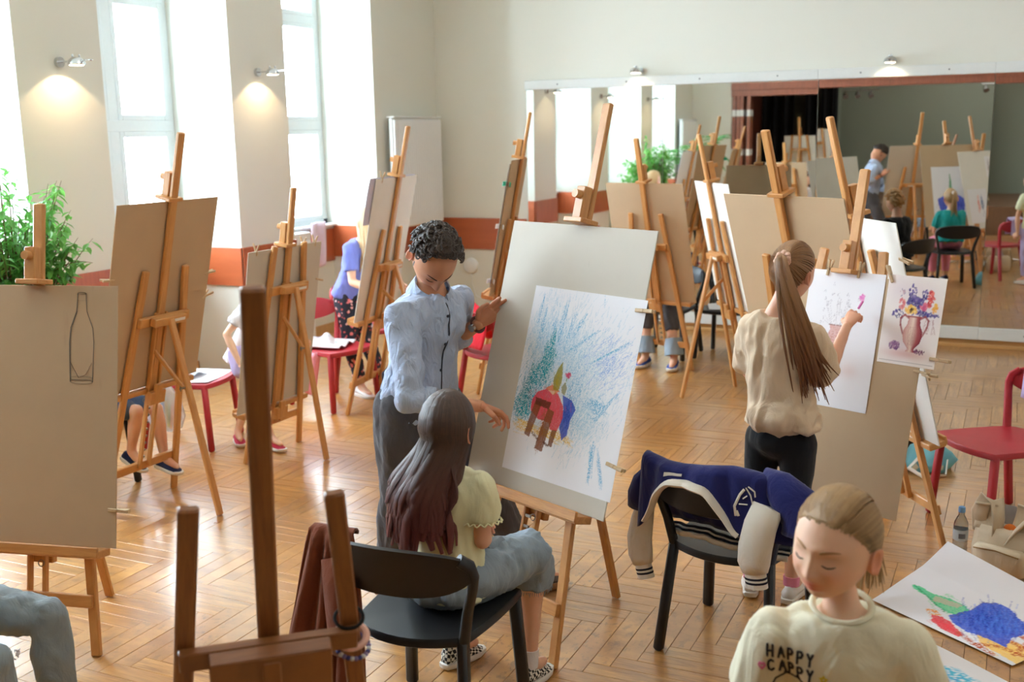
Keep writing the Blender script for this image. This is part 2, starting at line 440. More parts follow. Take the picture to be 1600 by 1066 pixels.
# hall front wall with the stage opening the photographer stands in
slab('wall_front', M['wall_cool'], -6.0, -5.06, .10, .30, 0, ZC)
slab('wall_front', M['wall_cool'], -5.06, 4.1, .10, .30, 2.84, ZC)
slab('trim_17', M['redtrim'], -5.06, 4.1, .04, .34, 2.59, 2.838)
slab('trim_18', M['redtrim'], -5.06, 4.1, .341, .37, 2.70, 2.838)
for k, x in enumerate((-5.01, -4.93, -4.86, -4.73)):
    struct(slab('trim_%d' % (50+k), M['redtrim'], x-.032, x+.032, .10, .33, .5, 2.59))
    for z in (1.55, 2.28): struct(slab('trim_%d' % (54+2*k), M['white'], x-.034, x+.034, .09, .335, z-.06, z+.06))
slab('wall_stage_left', M['darkred'], -5.1, -5.0, -3.2, .1, .0, ZC)
slab('wall_stage_back', M['grey_wall'], -5.1, 4.1, -3.3, -3.1, 0, ZC)
slab('wall_stage_left', M['grey_wall'], -3.95, -3.88, -3.1, -2.4, .5, ZC)
slab('wall_stage_right', M['grey_wall'], -.3, -.12, -3.1, -2.5, .5, ZC)
struct(slab('stage_platform', M['stagefloor'], -5.06, 4.1, -3.2, .30, 0, .5))
def curtain(x0, x1, y):
    b = MB(); n = int((x1-x0)/.03)
    b.sheet(lambda u, v: (x0+(x1-x0)*u, y+.035*math.sin(u*n*.9)+.01*math.sin(u*37), .52+3.3*v), n*3, 6, .006)
    return b.build('stage_curtain', M['black_cloth'])
tag(curtain(-4.98, -4.32, -2.0), 'wide black stage curtain beside the red brown opening, seen in mirror', 'curtain', 'black curtains at the stage side')
tag(curtain(-4.12, -3.78, -2.1), 'narrow black stage curtain next to the grey green stage wall', 'curtain', 'black curtains at the stage side')

# ------------------------------------------------------------------ mirror wall with white rails
YM = YB-.03
mir = thing('wall_mirror', 'large ballet room mirror of tall panes between white screwed rails', 'mirror', (0, YB, 0))
mir.location = (0, 0, 0)
def mirror_pane(x0, x1, yaw, tilt):
    xm = (x0+x1)/2; w = (x1-x0)/2-.0012; h = 1.16; zc = 1.29
    b = MB(); b.box((0, .003, 0), 2*w, .006, 2*h, .001)
    o = b.build('mirror_pane', M['mirror'], mir, smooth=False)
    o.location = (xm, YM, zc); o.rotation_euler = (tilt, 0, yaw); return o
PANES = [(-4.732, -3.25, 0., 0.), (-3.25, -1.757, 0., 0.), (-1.757, -.259, -.012, .0055), (-.259, 1.24, .024, .0040), (1.24, 2.74, 0., 0.)]
for p in PANES: mirror_pane(*p)
for x0, x1 in ((-4.74, -1.758), (-1.756, -.26), (-.258, 1.24), (1.242, 2.74)):
    for z0, z1, nm in ((2.43, 2.524, 'top_rail'), (.075, .186, 'bottom_rail')):
        r = MB(); wbox(r, x0, x1, YM-.032, YM+.028, z0, z1); ro = r.build(nm, M['rail'], mir, smooth=False)
        n = max(2, int((x1-x0)/.62))
        for k in range(n):
            xx = x0+(x1-x0)*(k+.5)/n; s = MB()
            s.tube([(xx, YM-.038, (z0+z1)/2), (xx, YM-.030, (z0+z1)/2)], .008, 10); s.build('screw', M['screw'], ro)
# ------------------------------------------------------------------ easels, boards, sheets, clips
M['beech'] = mat_wood('beech_easel_wood', lin(214, 160, 96), lin(182, 124, 66), .42, .25, (3, 34, 1))
M['beech_shaded'] = mat_wood('beech_wood_with_shade', lin(156, 98, 46), lin(116, 68, 30), .42, .25, (3, 34, 1))  # beech with the shade of the backlit nearest easel put into its colour
M['peg'] = mat_wood('clothespin_wood', lin(214, 190, 154), lin(180, 152, 116), .6, .0, (20, 90, 1))
M['steel'] = mat_plain('dull_steel', lin(140, 136, 128), .35, .15, metal=1)
def board_mat(name, col):
    t = NT(name); p = t.obj(); n = t.noise(p, 5, 5); s = t.ramp(t.noise(p, 28, 3), .66, .74); s2 = t.ramp(t.noise(t.mapping(p, (1, 1, .2), (3, 2, 1)), 19, 2), .72, .78)
    c = t.mix(n, tuple(k*.93 for k in col), tuple(min(1, k*1.05) for k in col))
    c = t.mix(t.math('MULTIPLY', s2, .14), c, tuple(k*.5 for k in col))
    t.set(Base_Color=c, Roughness=.7); t.b.inputs['Specular IOR Level'].default_value = .3
    t.bump(t.noise(p, 160, 2), .05, .001); return t.m
M['board'] = board_mat('grey_cardboard', lin(190, 164, 132))
M['board_grey'] = board_mat('pale_grey_cardboard', lin(202, 195, 182))
M['board_white'] = board_mat('off_white_cardboard', lin(232, 230, 222))
M['paper'] = mat_plain('drawing_paper', lin(240, 240, 244), .8, .01, bump=.04, bscale=400)
M['sticker'] = mat_plain('white_sticker', lin(236, 234, 228), .5, .02)
M['charcoal'] = mat_plain('soft_pencil_line', lin(96, 92, 86), .9, .1)

class Easel:
    LT, WF, WT = 1.375, .265, .142
    def __init__(s, bx, by, ang, beta, tm, tt, tb, rd, label, group='wooden studio easels in the hall', mat='beech', legk=1.0, xb=1.1, clamp=True, hb_h=.045, hb_w=.115, rail=1.13):
        s.b = math.radians(beta); s.mat = M[mat]; s.tt, s.tb, s.tm = tt, tb, tm
        s.root = thing('studio_easel', label, 'easel', (bx, by, 0), math.radians(ang-90), group)
        s.M = Matrix.Translation((bx, by, 0)) @ Matrix.Rotation(math.radians(ang-90), 4, 'Z')
        up = Vector((0, math.sin(s.b), math.cos(s.b))); n = Vector((0, -math.cos(s.b), math.sin(s.b))); X = Vector((1, 0, 0))
        s.up, s.n, s.X = up, n, X
        P = s.P
        LT = s.LT*legk
        def part(nm, fill, mat=None, parent=None):
            b = MB(); fill(b); return b.build(nm, mat or s.mat, parent or s.root)
        for sg in (1, -1):
            part('leg', lambda b: (b.beam(P(sg*s.WF, 0.0), P(sg*s.WT, LT), .042, .024, X, .005)))
        w = lambda t: s.WF+(s.WT-s.WF)*t/LT
        part('lower_crossbar', lambda b: b.beam(P(-w(.22)-.01, .22, .018), P(w(.22)+.01, .22, .018), .05, .022, up))
        part('upper_crossbar', lambda b: b.beam(P(-w(xb)-.012, xb, -.024), P(w(xb)+.012, xb, -.024), .052, .024, up))
        hb = part('hinge_bar', lambda b: b.beam(P(-hb_w, xb+.025-hb_h/2+.0025, -.058), P(hb_w, xb+.025-hb_h/2+.0025, -.058), hb_h, .04, up))
        if hb_h < .06: part('label_sticker', lambda b: b.beam(P(-.10, xb+.005, -.0785), P(-.02, xb+.005, -.0785), .016, .001, up, .0003), M['sticker'], hb)
        part('mast', lambda b: b.beam(P(0, max(.35, tb-.05), .004), P(0, tm, .004), .046, .024, X, .005))
        for sg in (1, -1):
            part('guide_rail', lambda b: b.beam(P(sg*.034, .215, -.002), P(sg*.034, rail, -.002), .016, .026, X))
        def teeth(b):
            for k in range(9): b.beam(P(-.014, .27+.042*k, .016), P(.014, .27+.042*k, .016), .012, .008, up, .001)
        if tb > .5: stuff(part('ratchet_teeth', teeth, M['steel']))
        tr = tb-.018
        part('tray', lambda b: (b.beam(P(-.32, tr, .042), P(.32, tr, .042), .03, .086, up), b.beam(P(-.32, tr+.012, .086), P(.32, tr+.012, .086), .04, .014, up)))
        part('tray_slider', lambda b: (b.beam(P(-.055, tr-.03, -.032), P(.055, tr-.03, -.032), .075, .03, up), b.beam(P(0, tr-.06, -.04), P(0, tr+.05, -.04), .05, .02, X)))
        rg = part('release_ring', lambda b: b.tube([P(.03+.013*math.cos(a), tr-.06+.013*math.sin(a), .02) for a in [2*PI*k/10 for k in range(10)]], .0022, 6, close=True), M['steel'])
        # top clamp: lip over the board, block and knob
        if clamp: cb = part('top_clamp', lambda b: (b.beam(P(-.05, tt+.014, .034), P(.05, tt+.014, .034), .02, .10, up), b.beam(P(0, tt+.02, .045), P(0, tt+.15, .045), .046, .044, X)))
        if clamp: part('knob', lambda b: b.tube([P(0, tt+.115, .066), P(0, tt+.115, .096)], .017, 12), None, cb)
        # rear leg and its strut
        h = P(0, xb-.005, -.075); foot = Vector((0, rd, .004)); s.h = h
        part('rear_leg', lambda b: b.beam(h+Vector((0, 0, .02)), foot, .040, .024, X, .005))
        q = h.lerp(foot, .33); a = P(0, .86, -.03)
        part('strut', lambda b: (b.beam(a+X*.03+Vector((0, -.004, .06)), q+X*.03, .024, .014, X.cross((q-a).normalized())), ))
        part('wing_bolt', lambda b: (b.tube([q+X*.02, q+X*.056], .006, 8), b.tube([q+X*.052+Vector((0, 0, -.014)), q+X*.052+Vector((0, 0, .014))], .004, 6)), M['steel'])
    def P(s, x, t, off=0.): return s.X*x+s.up*t+s.n*off
    def W(s, x, t, off=0.): return s.M @ s.P(x, t, off)
    def frame(s):
        R = s.M.to_3x3(); return R @ s.X, R @ s.up, R @ s.n
    def board(s, w, label, mat='board', x=0., roll=0., tt=None, tb=None, group='drawing boards on the easels', th=.0055):
        tt = tt or s.tt; tb = tb if tb is not None else s.tb
        X, U, N = s.frame(); c, q = math.cos(roll), math.sin(roll)
        Xr, Ur = X*c+U*q, U*c-X*q
        o = s.W(x, (tt+tb)/2, .024); b = MB()
        h = (tt-tb)/2
        b.beam(-Ur*h, Ur*h, w, th, Xr, .0012)
        ob = b.build('drawing_board', M[mat]); ob.location = o
        s.bc, s.bX, s.bU, s.bN, s.bw, s.bh = o, Xr, Ur, N, w/2, h
        return tag(ob, label, 'board', group)
    def on_board(s, u, v, off=0.):
        """u,v in metres from the board centre, off from the front face"""
        return s.bc+s.bX*u+s.bU*v+s.bN*(.003+off)

def paint_sheet(name, label, cat, fn, nu, nv, img=None, mat=None, group=None, th=.0007):
    """sheet of paper; img (nv,nu,3) linear colours are printed on its front face through a colour attribute"""
    b = MB(); b.sheet(fn, nu, nv, th)
    if img is None:
        o = b.build(name, mat or M['paper'], smooth=True, angle=60); return tag(o, label, cat, group)
    t = NT(name+'_print'); at = t.new('Attribute'); at.attribute_name = 'print'; p = t.obj()
    t.set(Base_Color=at.outputs['Color'], Roughness=.8); t.b.inputs['Specular IOR Level'].default_value = .2
    t.bump(t.noise(p, 500, 2), .04, .001)
    o = b.build(name, t.m, smooth=True, angle=60)
    me = o.data; K = (nu+1)*(nv+1)
    ca = me.color_attributes.new('print', 'FLOAT_COLOR', 'POINT')
    H, Wd, _ = img.shape
    jj, ii = np.meshgrid(np.arange(nv+1), np.arange(nu+1), indexing='ij')
    yy = np.clip(((1-jj/nv)*(H-1)).round().astype(int), 0, H-1); xx = np.clip((ii/nu*(Wd-1)).round().astype(int), 0, Wd-1)
    front = np.concatenate([img[yy, xx].reshape(-1, 3), np.ones((K, 1))], 1)
    back = np.tile(np.array([*lin(236, 236, 238), 1.0]), (K, 1))
    ca.data.foreach_set('color', np.concatenate([front, back]).astype(np.float32).ravel())
    return tag(o, label, cat, group)

# --- crayon pictures computed as arrays (row 0 = top of the sheet)
PAPER = np.array(lin(240, 240, 245))
class Pic:
    def __init__(s, w, h, bg=PAPER, seed=1, xo=0., xs=1.):
        s.w, s.h = w, h; s.a = np.tile(np.array(bg, float), (h, w, 1)); s.r = np.random.default_rng(seed)
        s.Y, s.X = np.mgrid[0:h, 0:w]; s.X = (s.X+.5)/w; s.xo, s.xs = xo, xs; s.Y = (s.Y+.5)/h
        s.asp = h/w
        g = s.r.random((h, w)); s.grain = g
    def blend(s, mask, col):
        m = np.clip(mask, 0, 1)[..., None]; s.a = s.a*(1-m)+np.array(lin(*col))*m
    def line(s, pts, wd, col, op=.9, grain=.5):
        """polyline in unit coordinates, width relative to the sheet width"""
        for (x0, y0), (x1, y1) in zip(pts[:-1], pts[1:]):
            dx, dy = x1-x0, (y1-y0)*s.asp; L2 = dx*dx+dy*dy+1e-12
            m = wd*2
            i0, i1 = int((min(x0, x1)-m)*s.w), int((max(x0, x1)+m)*s.w)+2; j0, j1 = int((min(y0, y1)-m/s.asp)*s.h), int((max(y0, y1)+m/s.asp)*s.h)+2
            i0, j0 = max(i0, 0), max(j0, 0); i1, j1 = min(i1, s.w), min(j1, s.h)
            if i1 <= i0 or j1 <= j0: continue
            X, Y = s.X[j0:j1, i0:i1], s.Y[j0:j1, i0:i1]
            t = np.clip(((X-x0)*dx+(Y-y0)*s.asp*dy)/L2, 0, 1)
            d = np.hypot(X-x0-t*dx, (Y-y0)*s.asp-t*dy)
            mk = np.clip(1.2-d/wd*1.0, 0, 1)**.6*(d < wd)*op
            mk = mk*(s.grain[j0:j1, i0:i1] > grain*.6) if grain else mk
            m3 = mk[..., None]; s.a[j0:j1, i0:i1] = s.a[j0:j1, i0:i1]*(1-m3)+np.array(lin(*col))*m3
    def poly(s, pts, col, op=.95, tex=.15, edge=0.):
        P = np.array(pts); ins = np.zeros((s.h, s.w), bool); n = len(P)
        for i in range(n):
            (xa, ya), (xb, yb) = P[i], P[(i+1) % n]
            c = ((ya > s.Y) != (yb > s.Y)) & (s.X < (xb-xa)*(s.Y-ya)/(yb-ya+1e-12)+xa); ins ^= c
        s.blend(ins*(op-tex*s.grain), col)
    def hatch(s, region, n, ang, ln, wd, col, op=.6, jit=.25):
        """n short strokes; region(r) gives a random point"""
        for _ in range(n):
            x, y = region(s.r); a = ang+s.r.normal()*jit; l = ln*s.r.uniform(.5, 1.4)
            s.line([(x-math.cos(a)*l/2, y-math.sin(a)*l/2/s.asp), (x+math.cos(a)*l/2, y+math.sin(a)*l/2/s.asp)], wd*s.r.uniform(.6, 1.2), col, op*s.r.uniform(.6, 1))
    def dots(s, cx, cy, rx, ry, n, wd, cols, op=.85):
        for _ in range(n):
            a, q = s.r.uniform(0, 2*PI), math.sqrt(s.r.random()); x, y = cx+math.cos(a)*q*rx, cy+math.sin(a)*q*ry
            s.line([(x, y), (x+s.r.normal()*wd*.5, y+s.r.normal()*wd*.5/s.asp)], wd*s.r.uniform(.5, 1.2), cols[s.r.integers(len(cols))], op, 0)

def pic_chair_still_life():
    p = Pic(250, 310, seed=3); C1, C2, T = (138, 194, 222), (104, 176, 214), (20, 150, 172)
    for cx, cy, sx, sy, c, o in ((.17, .30, .14, .18, C1, .22), (.52, .42, .26, .20, C1, .20), (.36, .30, .16, .12, C2, .16), (.18, .56, .12, .11, C2, .26), (.12, .62, .09, .07, T, .30), (.25, .37, .04, .07, T, .35), (.66, .64, .12, .10, C1, .18)):
        p.blend(o*np.exp(-((p.X-cx)/sx)**2-((p.Y-cy)/sy)**2)*(.55+.9*p.grain), c)
    G = lambda cx, cy, sx, sy: (lambda r: (cx+r.normal()*sx, cy+r.normal()*sy))
    p.hatch(G(.17, .30, .10, .14), 625, 1.75, .05, .0035, C1, .38); p.hatch(G(.55, .42, .22, .16), 1125, 1.9, .05, .0035, C1, .34)
    p.hatch(G(.35, .30, .15, .10), 437, 1.7, .06, .0035, C2, .38); p.hatch(G(.78, .33, .10, .07), 325, 2.4, .05, .0035, (128, 170, 226), .45)
    p.hatch(G(.18, .56, .09, .08), 525, 1.9, .05, .004, C2, .40); p.hatch(G(.52, .58, .05, .10), 400, 1.7, .06, .0035, C2, .38)
    p.hatch(G(.66, .66, .10, .08), 412, 2.0, .05, .0035, C1, .34); p.hatch(G(.74, .56, .04, .02), 87, .4, .05, .005, C2, .6)
    p.hatch(G(.06, .72, .05, .015), 75, .3, .05, .004, C1, .4)
    rays = [((.10, .04), (.09, .22)), ((.155, .08), (.13, .36)), ((.335, .05), (.30, .30)), ((.41, .12), (.38, .28)), ((.52, .11), (.40, .27)), ((.66, .18), (.40, .32)), ((.94, .21), (.62, .36)), ((.24, .17), (.27, .28)),
            ((.90, .47), (.72, .66)), ((.76, .74), (.80, .95)), ((.82, .76), (.92, .965)), ((.78, .72), (.78, .94))]
    for (a, b) in rays:
        for k in range(9):
            o = p.r.normal()*.008; t0, t1 = sorted(p.r.random(2)); t0 *= .5; t1 = .5+t1*.5
            q = lambda t: (a[0]+(b[0]-a[0])*t+o, a[1]+(b[1]-a[1])*t)
            p.line([q(t0), q(t1)], .004, C2 if k % 2 else C1, .55)
    p.hatch(G(.25, .36, .022, .05), 200, 1.45, .06, .005, T, .8); p.hatch(G(.17, .47, .04, .04), 212, 1.9, .05, .005, T, .7); p.hatch(G(.11, .64, .045, .035), 325, 2.0, .05, .006, T, .75); p.hatch(G(.10, .57, .03, .05), 150, 1.7, .05, .005, (22, 132, 150), .7)
    p.hatch(lambda r: (r.uniform(.08, .55), .755+r.normal()*.014), 230, .2, .10, .0045, (226, 190, 100), .6, .1)
    bl = [(.44, .545), (.53, .56), (.575, .60), (.545, .66), (.54, .74), (.50, .775), (.46, .71), (.47, .62)]
    p.poly(bl, (32, 66, 178)); p.hatch(lambda r: (.51+r.normal()*.02, .65+r.normal()*.05), 60, 1.6, .06, .004, (18, 44, 140), .5)
    rd = [(.17, .60), (.21, .555), (.29, .53), (.40, .545), (.46, .60), (.475, .66), (.445, .735), (.38, .735), (.36, .70), (.25, .695), (.175, .66)]
    p.poly(rd, (206, 30, 50)); p.hatch(lambda r: (.32+r.normal()*.07, .62+r.normal()*.04), 130, 1.2, .05, .004, (226, 60, 70), .5)
    p.poly([(.27, .53), (.33, .505), (.41, .53), (.36, .55)], (214, 120, 70)); p.poly([(.30, .535), (.37, .535), (.35, .555)], (222, 190, 160))
    p.poly([(.345, .53), (.33, .47), (.355, .415), (.385, .375), (.40, .42), (.41, .47), (.395, .53)], (140, 132, 30)); p.hatch(lambda r: (.365+r.normal()*.014, .47+r.normal()*.03), 50, 1.4, .05, .004, (170, 150, 40), .6)
    p.poly([(.425, .535), (.415, .505), (.44, .475), (.465, .505), (.455, .545)], (150, 148, 110)); p.dots(.455, .44, .022, .014, 26, .007, [(186, 50, 96), (206, 90, 120)]); p.line([(.45, .455), (.445, .48)], .004, (70, 130, 60))
    W1, W2 = (122, 66, 30), (92, 46, 22)
    for q in ([(.205, .60), (.265, .61), (.205, .80), (.15, .79)], [(.33, .63), (.39, .64), (.345, .86), (.27, .85)], [(.40, .735), (.445, .73), (.425, .82), (.385, .815)]): p.poly(q, W1)
    p.poly([(.20, .585), (.35, .595), (.34, .635), (.21, .625)], W2); p.line([(.23, .775), (.29, .80)], .012, W2); p.line([(.345, .805), (.39, .82)], .010, W2)
    p.hatch(lambda r: (.305+r.normal()*.014, .75+r.normal()*.05), 50, 1.75, .07, .004, (150, 84, 40), .6)
    p.poly([(.235, .70), (.30, .70), (.285, .75), (.225, .755)], (186, 206, 222), .5); 
    return p.a
def pic_flowers():
    p = Pic(110, 140, lin(246, 238, 232), seed=5)
    for _ in range(40):
        cx, cy = p.r.uniform(.1, .9), p.r.uniform(.1, .9); d = ((p.X-cx)/.2)**2+((p.Y-cy)/.15)**2; p.blend(.10*np.exp(-d), (222, 206, 216))
    p.blend(.55*np.exp(-((p.X-.5)/.35)**2-((p.Y-.87)/.05)**2), (214, 150, 140))
    V = [(96, 82, 150), (70, 58, 124), (128, 110, 176), (92, 92, 140)]
    p.dots(.45, .20, .06, .10, 40, .016, V); p.dots(.66, .20, .05, .06, 26, .016, V); p.dots(.25, .44, .10, .05, 34, .016, V); p.dots(.80, .42, .16, .025, 34, .016, V); p.dots(.52, .29, .13, .06, 90, .022, V)
    p.dots(.62, .41, .14, .035, 40, .02, V); p.dots(.76, .24, .05, .09, 60, .022, [(222, 96, 86), (236, 130, 120), (204, 70, 80)]); p.dots(.67, .33, .05, .04, 30, .022, [(226, 120, 140), (206, 90, 130)])
    p.dots(.86, .33, .04, .05, 24, .02, [(244, 190, 90), (236, 168, 70)]); p.dots(.46, .38, .09, .04, 60, .024, [(246, 204, 110), (238, 180, 80), (250, 222, 150)]); p.dots(.30, .33, .05, .06, 26, .022, [(230, 140, 130), (214, 120, 130)])
    p.dots(.28, .20, .05, .05, 16, .012, [(206, 170, 180), (170, 160, 180)]); p.dots(.47, .375, .012, .01, 6, .02, [(90, 60, 40)])
    t = p.Y
    prof = [(.45, .105), (.475, .095), (.53, .105), (.60, .155), (.66, .165), (.73, .14), (.785, .07), (.81, .05), (.83, .075), (.845, .085)]
    ys = np.array([a for a, b in prof]); ws = np.array([b for a, b in prof]); wd = np.interp(t, ys, ws); ins = (t > .45) & (t < .845) & (np.abs(p.X-.55) < wd)
    sh = np.clip((p.X-.55)/np.maximum(wd, .01), -1, 1)
    base = np.stack([np.interp(sh, [-1, -.2, .5, 1], [lin(206, 150, 146)[k], lin(240, 218, 204)[k], lin(176, 90, 92)[k], lin(128, 44, 60)[k]]) for k in range(3)], -1)
    p.a = np.where(ins[..., None], base, p.a)
    for s in (-1, 1):
        pts = [(.55+s*.10, .47), (.55+s*.17, .44), (.55+s*.235, .48), (.55+s*.225, .55), (.55+s*.17, .64)]
        p.line(pts, .018, (158, 74, 78), .9, 0)
    p.line([(.44, .452), (.66, .452)], .014, (160, 70, 70), .9, 0)
    for k in range(7): p.line([(.47+k*.027, .56), (.50+k*.017, .77)], .005, (176, 110, 106), .5, .2)
    p.dots(.27, .79, .09, .045, 60, .018, [(146, 104, 150), (112, 74, 124), (178, 140, 170)]); p.dots(.70, .83, .10, .025, 34, .014, [(140, 84, 120), (110, 60, 90)])
    for k in range(12):
        x = .72+p.r.random()*.16; p.line([(x, .47), (x+p.r.normal()*.06, .62)], .004, (180, 130, 130), .6, .2)
    for j in range(p.h):
        if .955 < (j+.5)/p.h < .965: p.a[j, 4:-4] = p.a[j, 4:-4]*.4+np.array(lin(150, 140, 140))*.6
    return p.a
def pic_vase_sketch():
    p = Pic(120, 170, seed=8); V = (214, 150, 136)
    prof = [(.40, .09), (.43, .075), (.48, .10), (.56, .135), (.64, .12), (.70, .075)]
    wd = np.interp(p.Y, [a for a, b in prof], [b for a, b in prof]); ins = (p.Y > .40) & (p.Y < .70) & (np.abs(p.X-.45) < wd)
    p.blend(ins*(.6+.35*p.grain)*.9, V)
    for k in range(9): p.line([(.37+k*.02, .45), (.40+k*.012, .69)], .004, (170, 96, 84), .5)
    p.line([(.355, .402), (.545, .402)], .008, (140, 90, 84), .7, .1)
    p.line([(.56, .47), (.61, .46), (.62, .49)], .012, (80, 70, 80), .7, .1)
    for k in range(34):
        x, y = .45+p.r.normal()*.14, .26+p.r.normal()*.06; a = p.r.uniform(0, 6)
        p.line([(x, y), (x+.03*math.cos(a), y+.02*math.sin(a)), (x+.02*math.cos(a+1), y+.03*math.sin(a+1))], .0035, (176, 172, 184), .6, .3); 
        if k % 2: p.line([(x, y), (.45+(x-.45)*.4, .40)], .003, (190, 186, 196), .5, .3)
    p.dots(.735, .18, .035, .02, 30, .014, [(228, 130, 200), (236, 160, 210)]); 
    p.blend(.25*np.exp(-((p.X-.7)/.12)**2-((p.Y-.72)/.05)**2), (226, 170, 160))
    return p.a
def pic_bottle_drape(seed=2, blue=(38, 72, 206)):
    p = Pic(120, 160, seed=seed)
    p.poly([(.20, .66), (.30, .60), (.42, .56), (.55, .57), (.72, .60), (.88, .66), (.86, .80), (.80, .95), (.22, .95), (.18, .80)], blue)
    p.hatch(lambda r: (.5+r.normal()*.16, .78+r.normal()*.09), 200, 1.3, .09, .007, (24, 50, 170), .5)
    p.poly([(.48, .50), (.505, .26), (.525, .12), (.54, .26), (.57, .50), (.56, .58), (.50, .58)], (64, 150, 90)); p.poly([(.47, .52), (.62, .54), (.60, .60), (.48, .60)], (196, 206, 180))
    return p.a
def pic_floor_still_life():
    p = Pic(180, 120, seed=9)   # lies turned: bottle to the left, chair legs to the right
    p.poly([(.80, .70), (1.0, .66), (1.0, .95), (.74, .90), (.66, .80)], (246, 196, 80), .9); p.hatch(lambda r: (.86+r.normal()*.07, .82+r.normal()*.06), 60, .2, .08, .006, (250, 210, 110), .6)
    p.poly([(.085, .60), (.12, .585), (.24, .59), (.34, .56), (.44, .55), (.49, .58), (.49, .70), (.42, .73), (.33, .71), (.22, .66), (.10, .635)], (76, 208, 146)); p.hatch(lambda r: (.38+r.normal()*.06, .63+r.normal()*.04), 90, .2, .05, .006, (150, 222, 176), .6)
    p.line([(.09, .60), (.24, .66), (.40, .735)], .007, (30, 150, 96), .8); p.poly([(.26, .60), (.44, .56), (.43, .62), (.28, .68)], (222, 190, 176), .7)
    p.line([(.32, .80), (.36, .78), (.40, .80), (.36, .83), (.32, .81)], .012, (240, 160, 60), .9)
    p.poly([(.37, .84), (.42, .80), (.50, .82), (.62, .90), (.62, .95), (.50, .95), (.41, .91)], (224, 34, 48)); p.hatch(lambda r: (.50+r.normal()*.05, .89+r.normal()*.02), 40, .3, .05, .006, (240, 70, 80), .5)
    B1 = (196, 88, 40)
    for q in ([(.60, .90), (.76, .95), (.86, .97)], [(.72, .95), (.82, .84)], [(.84, .70), (1.0, .72)], [(.80, .60), (1.0, .56)], [(.86, .82), (1.0, .80)], [(.90, .58), (.93, .84)]): p.line(q, .02, B1, .9)
    p.poly([(.44, .76), (.50, .55), (.50, .42), (.56, .34), (.64, .33), (.74, .40), (.82, .44), (.84, .56), (.82, .66), (.86, .80), (.74, .80), (.62, .84), (.52, .82)], (30, 84, 216)); p.hatch(lambda r: (.64+r.normal()*.08, .60+r.normal()*.10), 260, .9, .08, .006, (20, 60, 186), .5); p.hatch(lambda r: (.66+r.normal()*.08, .56+r.normal()*.10), 110, .9, .08, .005, (90, 140, 240), .5)
    p.line([(.46, .76), (.50, .55), (.50, .42), (.57, .34)], .01, (110, 106, 170), .7)
    return p.a
def pic_floor_blue():
    p = Pic(160, 110, seed=12)
    p.hatch(lambda r: (r.uniform(.14, .8), .20+.10*r.random()+r.normal()*.02), 340, .1, .10, .008, (90, 194, 224), .5, .1)
    p.poly([(.20, .40), (.30, .30), (.42, .34), (.60, .42), (.8, .6), (.8, 1), (.16, 1)], (24, 86, 186)); p.hatch(lambda r: (.45+r.normal()*.12, .6+r.normal()*.14), 260, .5, .1, .008, (50, 120, 216), .5)
    p.poly([(.17, .32), (.24, .30), (.25, .36), (.18, .37)], (236, 226, 214))
    return p.a
def pic_stripes(cols, seed):
    p = Pic(70, 90, seed=seed)
    for k, c in enumerate(cols):
        x = .3+.2*k; p.hatch(lambda r: (x+r.normal()*.03, .5+r.normal()*.12), 60, 1.5, .1, .02, c, .7)
    return p.a

def clothespin(pos, axis, spread, label, open_=.10, size=1.0, col='peg', group='wooden clothespins on the boards'):
    """pos = gripped edge point; axis = from the edge outwards (towards the handles); spread = across the jaws"""
    a = Vector(axis).normalized(); s = Vector(spread); s = (s-a*s.dot(a)).normalized(); n = a.cross(s)
    t = thing('clothespin', label, 'clothespin', pos, 0, group); L = .072*size
    for sg in (1, -1):
        b = MB(); p0 = -a*L*.25+s*sg*.005; pm = a*L*.22+s*sg*.006; p1 = a*L*.75+s*sg*(.006+L*open_*1.6)
        b.beam(p0, pm, .0115*size, .008*size, n, .002); b.beam(pm, p1, .0115*size, .0075*size, n, .002); b.build('jaw', M[col], t)
    b = MB(); c = a*L*.18
    b.tube([c+s*(.009*math.cos(k*.7))+a*(.006*math.sin(k*.7))+n*(-.006+.012*k/18) for k in range(19)], .0011, 5); b.build('spring', M['steel'], t)
    return t

LE = 'wooden studio easel'
E1 = Easel(-3.44, 2.786, 103.5, 9.9, 1.784, 1.46, .437, .52, LE+' with bare brown board and pencilled bottle')
E2 = Easel(-4.376, 4.321, -1.3, 14.2, 2.094, 1.732, .699, .583, LE+' seen from behind before the seated child in denim shorts')
E3 = Easel(-4.257, 5.376, -1.4, 9.6, 1.722, 1.352, .334, .42, LE+' with low board, second from the plant along the windows, back view')
E4 = Easel(-4.363, 6.609, 6.7, 12.3, 2.105, 1.738, .71, .60, LE+' before the girl in floral leggings')
E5 = Easel(-3.801, 7.524, 14.6, 10.7, 2.188, 1.825, .792, .6, LE+' seen edge-on behind the man')
E6 = Easel(-1.733, 3.569, 66.4, 15.7, 2.186, 1.691, .602, .634, LE+' holding the blue crayon picture the man points at')
E7 = Easel(-2.667, 8.715, -104.3, 13.7, 1.993, 1.62, .614, .6, LE+' before the person in navy sneakers by the mirror')
E8 = Easel(-1.785, 7.996, -145., 12.4, 2.01, 1.648, .7, .532, LE+' with narrow white board between two grey boards')
E9 = Easel(-.802, 5.782, -117.6, 18.6, 2.098, 1.759, .65, .5, LE+' with wide grey board behind the girl with ponytail', legk=1.0545)
E10 = Easel(-.366, 5.428, -144.6, 14.85, 2.114, 1.635, .582, .55, LE+' with pale grey board beside the red chair', legk=1.09)
E11 = Easel(-.763, 4.615, 68.2, 12.1, 1.854, 1.384, .382, .6, LE+' at which the girl with ponytail draws a vase', legk=1.09)
E12 = Easel(-1.645, 1.992, -48.5, 20.3, 1.853, 1.5, .62, .35, 'empty '+LE+' closest to the camera with hair ties on its leg', mat='beech_shaded', xb=.985, clamp=False, hb_h=.12, hb_w=.128, rail=.85)
